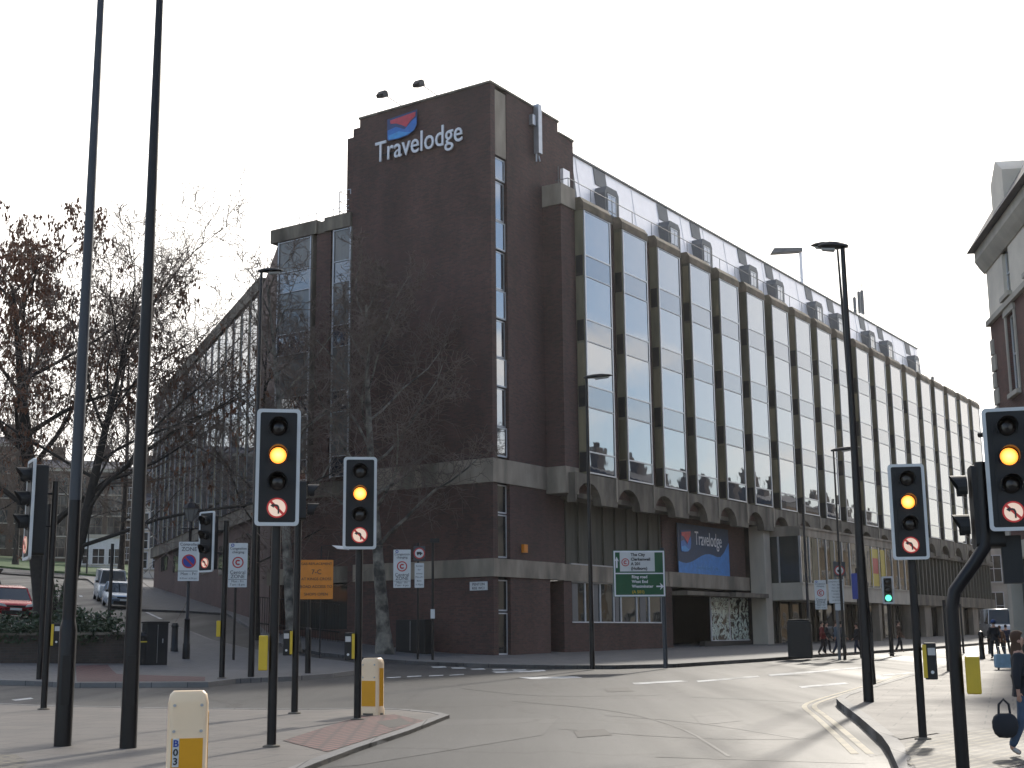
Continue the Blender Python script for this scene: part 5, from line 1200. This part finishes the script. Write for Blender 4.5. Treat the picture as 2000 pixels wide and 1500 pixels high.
for px, py, tp_, lb in ((1853, 1311, 1172, 'thin black post on the right pavement left of the cranked traffic light'), (1882, 1272, 1180, 'short thin dark post far along the right kerb')):
    p = G(px, py, KH); o = thing('post', lb, 'post', p); MB().tube([(0, 0, -.1), (0, 0, zat(px-4, tp_, p))], [.05, .045], 8).build('shaft', M['black'], o, smooth=True)
o, p = sign_post('post', 'dark post with small fittings against the brick tower right of the weight limit sign', 845, 1289, (850, 1060), .05); o['category'] = 'post'
MB().box(-.1, .25, -.12, 0, zat(858, 1060, p), zat(858, 1052, p)).build('fitting', M['blackmatt'], o); MB().box(-.08, .08, -.1, 0, zat(845, 1208, p), zat(845, 1190, p)).build('fitting', M['signwhite'], o)
# lamp arm fitting left of light B (far lantern)
p = tb(640, 1283); o = thing('bracket_lamp', 'slender post with a small bright bracket lamp left of the island amber light', 'street lamp', p, face(p)); zl = zat(628, 1067, p)
MB().tube([(-.3, 0, -.1), (-.3, 0, zl), (.1, 0, zl+.03)], [.03, .025, .02], 7).build('post', M['blackmatt'], o); MB().prism([(.1, zl+.03), (.75, zl-.02), (.75, zl-.14), (.3, zl-.10)], -.12, .12, 'y').build('lamp_housing', M['zinc'], o)
# bollards, bins, cabinets
def black_bollard(label, px, py, tp_, r=.11, group='black bollards by the side street'):
    p = G(px, py, KH); H = zat(px, tp_, p); o = MB().lathe([(r*1.1, -.05), (r*1.1, H*.1), (r, H*.12), (r*.9, H*.82), (r*1.05, H*.84), (r*1.05, H*.88), (r*.8, H*.97), (.01, H)], 12).build('bollard', M['black'], smooth=True)
    o.location = p; tag(o, label, 'bollard', group)
black_bollard('black bollard right of the dark cabinet at the side street', 340, 1272, 1215, .13)
black_bollard('black bollard behind the planter shrubs, left of the tall black column', 189, 1262, 1198, .14)
p = G(304, 1298, KH); o = thing('control_cabinet', 'dark grey traffic control cabinet with a flat lid beside the planter', 'cabinet', p, face(p, radians(22)))
Hc = zat(304, 1214, p); MB().box(-.42, .30, -.22, .22, -.05, Hc-.05).build('body', M['blackmatt'], o, bevel=.015); MB().box(-.45, .33, -.25, .25, Hc-.05, Hc).build('lid', M['blackmatt'], o, bevel=.01); MB().box(-.06, -.05, -.226, -.221, .05, Hc-.1).box(.1, .13, -.24, -.221, Hc*.5, Hc*.6).build('door_seam', M['alu'], o)
p = G(276, 1298, KH); o = thing('litter_bin', 'low black litter bin between the planter and the dark cabinet', 'bin', p, face(p)); MB().lathe([(.24, -.05), (.24, .85), (.26, .9), (.2, 1.0), (.02, 1.05)], 14).build('body', M['blackmatt'], o, smooth=True); MB().lathe([(.25, .70), (.25, .74)], 14).build('band', M['signyellow'], o)
p = G(1563, 1283, KH); o = thing('litter_bin', 'broad dark bin on the far pavement beside the concrete column', 'bin', p, face(p)); MB().box(-.45, .45, -.4, .4, -.05, 1.35).build('body', M['blackmatt'], o, bevel=.04); MB().box(-.4, .4, -.35, .35, 1.35, 1.42).build('lid', M['blackmatt'], o, bevel=.03)
p = G(808, 1275, KH); o = thing('utility_cabinet', 'low black utility cabinet against the foot of the brick tower', 'cabinet', p, radians(-33)); MB().box(-.75, .75, -.25, .25, -.05, 1.35).build('body', M['blackmatt'], o, bevel=.02); MB().box(-.01, .01, -.256, -.251, .1, 1.3).build('door_seam', M['alu'], o)
for px, py, tp_, lb in ((1919, 1287, 1232, 'black bollard by the right kerb near the walking group'), (1935, 1276, 1230, 'farther black bollard beside the walking group')): black_bollard(lb, px, py, tp_, .09, 'black bollards on the right pavement')
p = G(211, 1256, KH); o = thing('post', 'dark post behind the planter in front of the parked van', 'post', p); MB().tube([(0, 0, -.1), (0, 0, .9), (0, 0, .95), (0, 0, zat(212, 1062, p))], [.13, .12, .07, .06], 12).build('shaft', M['black'], o, smooth=True)
p = G(169, 1124, KH); o = thing('post', 'thin distant lamp post on the grass side of the side street', 'post', p); MB().tube([(0, 0, -.1), (0, 0, zat(170, 1010, p))], [.09, .06], 8).build('shaft', M['black'], o, smooth=True)
# ================================================================== VEHICLES
def loft(b, secs, M0=None):
    """closed cross-sections (lists of (y, z)) at stations x"""
    n = len(secs[0][1]); vs = [(x, y, z) for x, s in secs for y, z in s]
    fs = [(i*n+k, i*n+(k+1) % n, (i+1)*n+(k+1) % n, (i+1)*n+k) for i in range(len(secs)-1) for k in range(n)]+[tuple(range(n))[::-1], tuple(range((len(secs)-1)*n, len(secs)*n))]
    b.add(vs, fs, M0)
def car(label, cat, p, rz, paint, L=3.9, W=1.68, Hh=1.45, kind='hatch', plate='signyellow', name='parked_car', group='cars parked in the side street', hatch_open=False):
    o = thing(name, label, cat, p, rz, group); b = MB()
    van = kind == 'van'
    def sec(w, z0, z1, t=.88): w /= 2; return [(-w*.9, z0), (w*.9, z0), (w, z0+.18), (w, z1-.14), (w*t, z1), (-w*t, z1), (-w, z1-.14), (-w, z0+.18)]
    bh = .92 if not van else 1.15
    hood = .78 if not van else 1.05
    loft(b, [(-L/2, sec(W*.86, .38, bh-.12)), (-L/2+.12, sec(W*.97, .24, bh-.02)), (-L*.25, sec(W, .2, bh)), (L*.12, sec(W, .2, bh)), (L*.27, sec(W, .2, bh-.04)), (L*.42, sec(W*.97, .22, hood)), (L/2-.1, sec(W*.93, .26, hood-.12)), (L/2, sec(W*.8, .36, hood-.28))])
    bd = b.build('body', paint, o, smooth=True)
    xr0, xr1 = (-L/2+.12, L*.30) if van else (-L/2+.18, L*.27)      # glasshouse foot
    xt0, xt1 = (-L/2+.2, L*.17) if van else (-L/2+.55, L*.06)
    w0, w1 = W*.46, W*.37; z0, z1 = bh-.06, Hh-.05
    g = MB(); g.add([(xr0, -w0, z0), (xr1, -w0, z0), (xr1, w0, z0), (xr0, w0, z0), (xt0, -w1, z1), (xt1, -w1, z1), (xt1, w1, z1), (xt0, w1, z1)], [(0, 3, 2, 1), (4, 5, 6, 7), (0, 1, 5, 4), (1, 2, 6, 5), (2, 3, 7, 6), (3, 0, 4, 7)])
    g.build('glasshouse', M['glassCar'], o)
    r = MB(); loft(r, [(xt0-.08, [(-w1*.9, z1-.03), (w1*.9, z1-.03), (w1*.9, z1+.02), (-w1*.9, z1+.02)]), (xt0+.1, [(-w1-.03, z1-.03), (w1+.03, z1-.03), (w1*.9, z1+.06), (-w1*.9, z1+.06)]), (xt1-.15, [(-w1-.03, z1-.03), (w1+.03, z1-.03), (w1*.9, z1+.06), (-w1*.9, z1+.06)]), (xt1+.03, [(-w1-.02, z1-.04), (w1+.02, z1-.04), (w1*.9, z1+.02), (-w1*.9, z1+.02)])]); r.build('roof', paint, o, smooth=True)
    pi_ = MB()
    for s in (-1, 1):
        pi_.tube([(xr1, s*w0, z0), (xt1, s*w1, z1)], .035, 5).tube([(xr0, s*w0, z0), (xt0, s*w1, z1)], .06, 5).tube([((xr0+xr1)/2, s*(w0+.005), z0), ((xt0+xt1)/2, s*(w1+.005), z1)], .04, 5)
        if van: 
            vb = MB().box(xr0, (xr0+xr1)/2, min(s*w0, s*(w1-.0)), max(s*w0+.02*s, s*(w1)), z0, z1); vb.build('side_panel', paint, o)
    pi_.build('pillar', paint, o)
    for x in (-L*.31, L*.32):
        for s in (-1, 1):
            Mx = T(x, s*(W/2-.09), .31) @ Matrix.Rotation(pi/2, 4, 'X')
            w = MB().lathe([(.2, -.09), (.3, -.085), (.31, -.05), (.31, .05), (.3, .085), (.2, .09)], 18, Mx).build('wheel', M['blackmatt'], o, smooth=True)
            MB().lathe([(.01, -.1), (.19, -.1), (.2, -.09), (.2, .09), (.19, .1), (.01, .1)], 10, Mx).build('rim', M['alu'], w)
    for s in (-1, 1):
        MB().prism([(s*W*.22, .60), (s*W*.45, .66), (s*W*.46, .78 if not van else .95), (s*W*.3, .72 if not van else .9)], L/2-.16, L/2-.02, 'x').build('headlight', M['signwhite'], o)
        MB().box(-L/2-.0, -L/2+.14, min(s*W*.33, s*W*.46), max(s*W*.33, s*W*.46), .6, .85).build('tail_light', M['signred'], o)
        MB().box(L*.2, L*.26, min(s*W*.5, s*W*.58), max(s*W*.5, s*W*.58), bh-.02, bh+.12).build('mirror', M['blackmatt'], o)
    MB().box(L/2-.02, L/2+.02, -W*.36, W*.36, .28, .44).build('lower_grille', M['blackmatt'], o)
    MB().box(L/2+.02, L/2+.03, -.26, .26, .46, .57).build('number_plate', M['signwhite'], o)
    MB().box(-L/2-.01, -L/2+.02, -.26, .26, .5, .61).build('number_plate', M['signyellow'], o)
    MB().box(L/2-.08, L/2+.0, -W*.25, W*.25, .6, .68).build('grille', M['blackmatt'], o)
    if hatch_open: MB().prism([(-L/2+.55, Hh), (-L/2-.55, Hh+.35), (-L/2-.58, Hh+.30), (-L/2+.5, Hh-.06)], -W*.42, W*.42, 'y').build('tailgate', paint, o)
    return o
M['glassCar'] = glass('car_glass', (.02, .03, .035), ior=1.6, wav=.0)
cp = lambda n, c: mat(n, c, .25, var=.04, metal=.2)
def roadpt(px, py): 
    p = G(px, py, 0); return p
def tilt(o, p):       # sit on the slope of the side street
    e = .5; nx = (zf(p.x-e, p.y)-zf(p.x+e, p.y)); ny = (zf(p.x, p.y-e)-zf(p.x, p.y+e)); n = Vector((nx, ny, 2*e)).normalized()
    q = Vector((0, 0, 1)).rotation_difference(n).to_matrix().to_4x4(); r = o.rotation_euler.z
    o.matrix_world = T(*p) @ q @ Matrix.Rotation(r, 4, 'Z')
p = roadpt(18, 1206); tilt(car('shiny red hatchback facing down the side street behind the planter at the left edge', 'car', p, radians(-62), cp('red_paint', (.42, .02, .03)), L=3.8), p)
p = roadpt(-42, 1166); tilt(car('dark car with its tailgate raised just behind the red hatchback', 'car', p, radians(122), cp('dark_car_paint', (.03, .035, .04)), L=4.2, hatch_open=True), p)
p = roadpt(214, 1173); tilt(car('silver grey van parked at the right kerb of the side street', 'van', p, radians(-68), cp('silver_paint', (.42, .44, .46)), L=4.3, W=1.8, Hh=1.95, kind='van', name='parked_van', group='vehicles parked up the side street'), p)
p = roadpt(233, 1186); tilt(car('small pale blue car parked just in front of the silver van', 'car', p, radians(-66), cp('pale_blue_paint', (.30, .38, .48)), L=3.7, group='vehicles parked up the side street'), p)
pv = G(1946, 1241, 0); tilt(car('white van at the far end of the street below the pale stone building', 'van', P(1948, 1243, 92) if False else Vector((P(1950, 1240, 100).x, 100, zf(P(1950, 1240, 100).x, 100))), radians(-100), cp('white_van_paint', (.6, .62, .64)), L=4.6, W=1.9, Hh=2.2, kind='van', name='white_van', group='vehicles at the far end of the street'), Vector((P(1950, 1240, 100).x, 100, zf(P(1950, 1240, 100).x, 100))))

# ================================================================== PEOPLE
def skinned(name, verts, edges, radii, m_, parent, root=0, sub=1):
    me = bpy.data.meshes.new(name); me.from_pydata(verts, edges, []); o = bpy.data.objects.new(name, me); COL.objects.link(o)
    sk = o.modifiers.new('skin', 'SKIN'); me.skin_vertices[0].data[root].use_root = True
    for i, r in enumerate(radii): me.skin_vertices[0].data[i].radius = r if hasattr(r, '__len__') else (r, r)
    ss = o.modifiers.new('sub', 'SUBSURF'); ss.levels = sub; ss.render_levels = sub
    bpy.context.view_layer.update(); dg = bpy.context.evaluated_depsgraph_get()
    m2 = bpy.data.meshes.new_from_object(o.evaluated_get(dg)); bpy.data.objects.remove(o); bpy.data.meshes.remove(me)
    m2.materials.clear(); m2.materials.append(m_); m2.polygons.foreach_set('use_smooth', [True]*len(m2.polygons)); m2.name = name
    o = bpy.data.objects.new(name, m2); COL.objects.link(o); o.parent = parent; return o
M['skin'] = mat('skin', (.42, .24, .17), .6, var=.05)
def person(label, p, H, rz, coat, legs, hair, shoes, stride=.0, hairlong=False, hat=None, group=None, detail=False, arm=.15, bag=False):
    """figure looking along local -Y; stride = half step length"""
    s = H/1.75; o = thing('person', label, 'person', p, rz, group)
    V = lambda x, y, z: (x*s, y*s, z*s)
    st = stride
    J = [V(0, 0, .98), V(0, 0, 1.12), V(0, .01, 1.30), V(0, .02, 1.43), V(0, .01, 1.52), V(0, -.005, 1.60), V(0, 0, 1.68),       # 0-6 spine, neck, head
         V(.17, .02, 1.40), V(.21, .02-arm*.5, 1.14), V(.22, -arm-.05, .92),                                                # 7-9 right arm
         V(-.17, .02, 1.40), V(-.21, .02+arm*.5, 1.14), V(-.22, arm-.05, .92),                                              # 10-12 left arm
         V(.09, 0, .92), V(.10, -.02-st*.45, .50), V(.10, .03-st*.8 , .09), V(.10, -.10-st*.8, .04),                           # 13-16 right leg
         V(-.09, 0, .92), V(-.10, -.02+st*.35, .50), V(-.10, .05+st, .12 if st > .1 else .09), V(-.10, -.08+st, .04)]            # 17-20 left leg
    E_ = [(0, 1), (1, 2), (2, 3), (3, 4), (4, 5), (5, 6), (3, 7), (7, 8), (8, 9), (3, 10), (10, 11), (11, 12), (0, 13), (13, 14), (14, 15), (15, 16), (0, 17), (17, 18), (18, 19), (19, 20)]
    R_ = [(.14, .10), (.13, .095), (.15, .105), (.11, .08), (.052, .052), (.075, .088), (.07, .085), .055, .042, .028, .055, .042, .028, (.085, .085), .058, .04, (.042, .035), (.085, .085), .058, .04, (.042, .035)]
    sc = lambda r, k=0.0: tuple((q+k)*s for q in (r if hasattr(r, '__len__') else (r, r)))
    Vv = list(J); Ee = list(E_); Rr = [sc(r) for r in R_]
    for side, w, el in ((1, 9, 8), (-1, 12, 11)):       # palm with four fingers and a thumb leaving its side
        wv = Vector(J[w]); d = (wv-Vector(J[el])).normalized(); pv_ = wv+d*.07*s; i0 = len(Vv); Vv.append(tuple(pv_)); Ee.append((w, i0)); Rr.append((.03*s, .018*s))
        for k, (off, ln) in enumerate(((-.024, .062), (-.008, .075), (.008, .07), (.024, .055))):
            a = pv_+Vector((0, off*s, 0))+d*.025*s; b_ = a+d*ln*.5*s+Vector((-side*.008*s, 0, 0)); c_ = b_+d*ln*.45*s+Vector((-side*.018*s, 0, 0)); q = len(Vv)
            Vv += [tuple(a), tuple(b_), tuple(c_)]; Ee += [(i0, q), (q, q+1), (q+1, q+2)]; Rr += [(.009*s,)*2, (.0085*s,)*2, (.007*s,)*2]
        a = pv_-d*.03*s+Vector((0, -.035*s, 0)); b_ = a+d*.035*s+Vector((-side*.01*s, -.015*s, 0)); q = len(Vv); Vv += [tuple(a), tuple(b_)]; Ee += [(i0, q), (q, q+1)]; Rr += [(.011*s,)*2, (.008*s,)*2]
    body = skinned('body', Vv, Ee, Rr, M['skin'], o, sub=1)
    skinned('coat', [J[i] for i in (0, 1, 2, 3, 7, 8, 9, 10, 11, 12)]+[V(0, 0, .86)], [(0, 1), (1, 2), (2, 3), (3, 4), (4, 5), (5, 6), (3, 7), (7, 8), (8, 9), (0, 10)], [sc(R_[i], .028) for i in (0, 1, 2, 3, 7, 8)]+[sc(.032, .012)]+[sc(R_[i], .028) for i in (10, 11)]+[sc(.032, .012)]+[sc((.15, .11), .02)], coat, o)
    for a, b_, c_ in ((13, 14, 15), (17, 18, 19)): skinned('trouser_leg', [J[a], J[b_], J[c_]], [(0, 1), (1, 2)], [sc(.088, .012), sc(.062, .014), sc(.05, .014)], legs, o)
    for a, b_ in ((15, 16), (19, 20)): skinned('shoe', [J[a], J[b_]], [(0, 1)], [sc((.05, .045)), sc((.045, .03))], shoes, o)
    hc = Vector(V(0, .012, 1.655)); hb2 = MB(); n = 14
    prof = [(.001, .115), (.05, .105), (.085, .075), (.10, .03), (.098, -.02), (.085, -.06)]
    if hairlong: prof += [(.10, -.12), (.11, -.22), (.10, -.30), (.05, -.34)]
    vs = []; fs = []
    for r, z in prof:
        for k in range(n):
            a = 2*pi*k/n; fr = max(0, -sin(a))
            cut = .55 if z < .06 else 1
            vs.append((hc.x+r*cos(a)*s*(.86 if hairlong else .84), hc.y+(r*sin(a)*s if sin(a) > 0 else r*sin(a)*s*cut), hc.z+z*s))
    fs = [(i*n+k, i*n+(k+1) % n, (i+1)*n+(k+1) % n, (i+1)*n+k) for i in range(len(prof)-1) for k in range(n)]
    hb2.add(vs, fs); hb2.build('hair', hair, o, smooth=True)
    if hat: MB().lathe([(.105*s, 0), (.11*s, .02*s), (.10*s, .07*s), (.06*s, .12*s), (.001, .135*s)], 14, T(0, .005*s, 1.67*s)).build('hat', hat, o, smooth=True)
    # face
    f = MB()
    for sx in (-1, 1): f.lathe([(.012*s, 0), (.008*s, .006*s), (.001, .008*s)], 8, T(sx*.03*s, -.082*s, 1.625*s) @ Matrix.Rotation(pi/2, 4, 'X'))
    f.build('eyes', M['ink'], o)
    MB().add([V(-.014, -.08, 1.585), V(.014, -.08, 1.585), V(0, -.108, 1.588), V(0, -.084, 1.63)], [(0, 1, 2), (0, 2, 3), (1, 3, 2)]).build('nose', M['skin'], o)
    MB().box(-.022*s, .022*s, -.088*s, -.08*s, 1.555*s, 1.563*s).build('mouth', mat('lips', (.3, .12, .1), .6), o)
    for sx in (-1, 1): MB().lathe([(.02*s, -.006*s), (.024*s, 0), (.02*s, .006*s)], 8, T(sx*.076*s, .0, 1.61*s) @ Matrix.Rotation(pi/2, 4, 'Y')).build('ear', M['skin'], o)
    return o, s
cl = lambda n, c: mat(n, c, .85, var=.15, scale=8)
dk = cl('dark_wool', (.015, .017, .022)); navy = cl('navy_cloth', (.02, .03, .06)); jean = cl('blue_denim', (.05, .08, .13)); grey = cl('grey_cloth', (.08, .085, .09)); redc = cl('red_coat', (.2, .03, .03)); brownc = cl('brown_coat', (.09, .05, .03)); bluec = cl('blue_grey_jacket', (.10, .14, .18)); dhair = cl('dark_hair', (.02, .014, .01)); bhair = cl('brown_hair', (.07, .035, .018)); wsh = cl('pale_shoe', (.4, .38, .35)); dsh = cl('dark_shoe', (.015, .013, .012)); bluehat = cl('blue_hat', (.02, .06, .2))
p = G(2006, 1477, KH); Hw = zat(1990, 1233, p)
o, s = person('woman with long brown hair in a dark jacket and blue jeans at the right edge', p, Hw, radians(75), dk, jean, bhair, wsh, stride=.16, hairlong=True, detail=True, arm=.12)
bg_ = thing('handbag', 'round dark handbag held low beside the woman in jeans at the right edge', 'bag', (p.x-.24, p.y-.12, p.z+.36*s/.8)); MB().lathe([(.02, -.13), (.07, -.125), (.11, -.09), (.13, -.03), (.13, .03), (.11, .08), (.08, .105), (.05, .115)], 20, Matrix.Scale(.6, 4, (0, 1, 0)))  .build('bag_body', dk, bg_, smooth=True); MB().tube([(-.06, 0, .09), (-.05, 0, .2), (0, 0, .25), (.05, 0, .2), (.06, 0, .09)], .012, 6).build('handle', dk, bg_, smooth=True)
for px, py, tp_, rz, c_, l_, ha, hat, lb in (
    (1945, 1287, 1212, 0, dk, dk, dhair, bluehat, 'person in a blue bobble hat and dark coat walking at the right kerb'),
    (1956, 1284, 1222, 10, brownc, dk, bhair, None, 'person in a brown coat walking beside the one in the blue hat'),
    (1968, 1280, 1220, -10, navy, dk, dhair, None, 'person in navy walking nearest the corner building wall'),
    (1608, 1280, 1213, 90, redc, dk, dhair, None, 'person in a red coat walking across the road below the red C sign'),
    (1617, 1276, 1214, 80, dk, dk, dhair, None, 'person in black walking just behind the red coat across the road'),
    (1636, 1280, 1212, 95, bluec, navy, bhair, None, 'person in a blue grey jacket and navy trousers across the road'),
    (1647, 1281, 1213, 85, grey, dk, dhair, None, 'person in grey walking across the road, left of the tall lamp column'),
    (1675, 1280, 1217, -90, dk, navy, dhair, None, 'person in a black coat half hidden behind the tall right hand lamp column'),
    (1758, 1274, 1212, 90, brownc, dk, dhair, None, 'person in a brown coat near the distant green traffic light')):
    p = G(px, py, KH); person(lb, p, zat(px, tp_, p), radians(rz+180) if abs(rz) < 30 else radians(rz), c_, l_, ha, dsh, stride=.22, hat=hat, group='pedestrians', arm=.2)
p = G(1962, 1308, KH); o = thing('suitcase', 'pale blue suitcase standing on the right pavement in front of the walking group', 'suitcase', p, face(p, .3)); w_ = .19
MB().prism(rrect(-.24, .24, .05, .42, .05), -.11, .11, 'y').build('shell', cl('pale_blue_case', (.25, .38, .48)), o, bevel=.01); MB().tube([(-.1, .09, .42), (-.1, .09, .62), (.1, .09, .62), (.1, .09, .42)], .012, 6).build('handle', M['alu'], o); MB().tube([(-.2, -.08, .03), (-.16, -.08, .03)], .03, 8).tube([(.16, -.08, .03), (.2, -.08, .03)], .03, 8).build('castors', M['blackmatt'], o)

# ================================================================== GLARE VEIL
M['glare_veil'] = bpy.data.materials.new('glare_veil'); M['glare_veil'].use_nodes = True
_nt = M['glare_veil'].node_tree; _nt.nodes.clear(); _o = _nt.nodes.new('ShaderNodeOutputMaterial'); _v = _nt.nodes.new('ShaderNodeVolumePrincipled')
_v.inputs['Density'].default_value = .00016; _v.inputs['Color'].default_value = (1, .98, .96, 1); _v.inputs['Anisotropy'].default_value = .6
_nt.links.new(_v.outputs[0], _o.inputs['Volume'])
hz = MB().box(-950, 950, -340, 1650, -10, 48).build('glare_veil', M['glare_veil']); hz['kind'] = 'stuff'  # thin scattering volume added to imitate the glare wash towards the sun
# ---- every separate pane, vent, board or pier is a part of its own
def split_islands(names):
    for o in list(COL.objects):
        if o.type != 'MESH' or o.name.split('.')[0] not in names or o.parent is None: continue
        me = o.data; n = len(me.vertices); par = list(range(n))
        def find(a):
            while par[a] != a: par[a] = par[par[a]]; a = par[a]
            return a
        for e in me.edges: 
            a, b = find(e.vertices[0]), find(e.vertices[1])
            if a != b: par[a] = b
        isl = {}
        for p_ in me.polygons: isl.setdefault(find(p_.vertices[0]), []).append(p_)
        if len(isl) < 2: continue
        base = o.name.split('.')[0]
        for k, polys in enumerate(isl.values()):
            mp_ = {}; vs = []; fs = []
            for p_ in polys:
                f = []
                for v in p_.vertices:
                    if v not in mp_: mp_[v] = len(vs); vs.append(tuple(me.vertices[v].co))
                    f.append(mp_[v])
                fs.append(f)
            m2 = bpy.data.meshes.new(base); m2.from_pydata(vs, [], fs)
            for q in me.materials: m2.materials.append(q)
            if k == 0: o.data = m2
            else:
                c_ = bpy.data.objects.new(base, m2); COL.objects.link(c_); c_.parent = o.parent; c_.matrix_local = o.matrix_local.copy()
split_islands({'cheek_vent', 'cheek_board', 'window_pane', 'spandrel_pane', 'shopfront_frame', 'shop_pier', 'window_blind', 'window_poster', 'patterned_window', 'box_window', 'roof_aerial', 'side_wing_band', 'buff_blind', 'screw', 'eyes', 'architrave', 'mirror'})
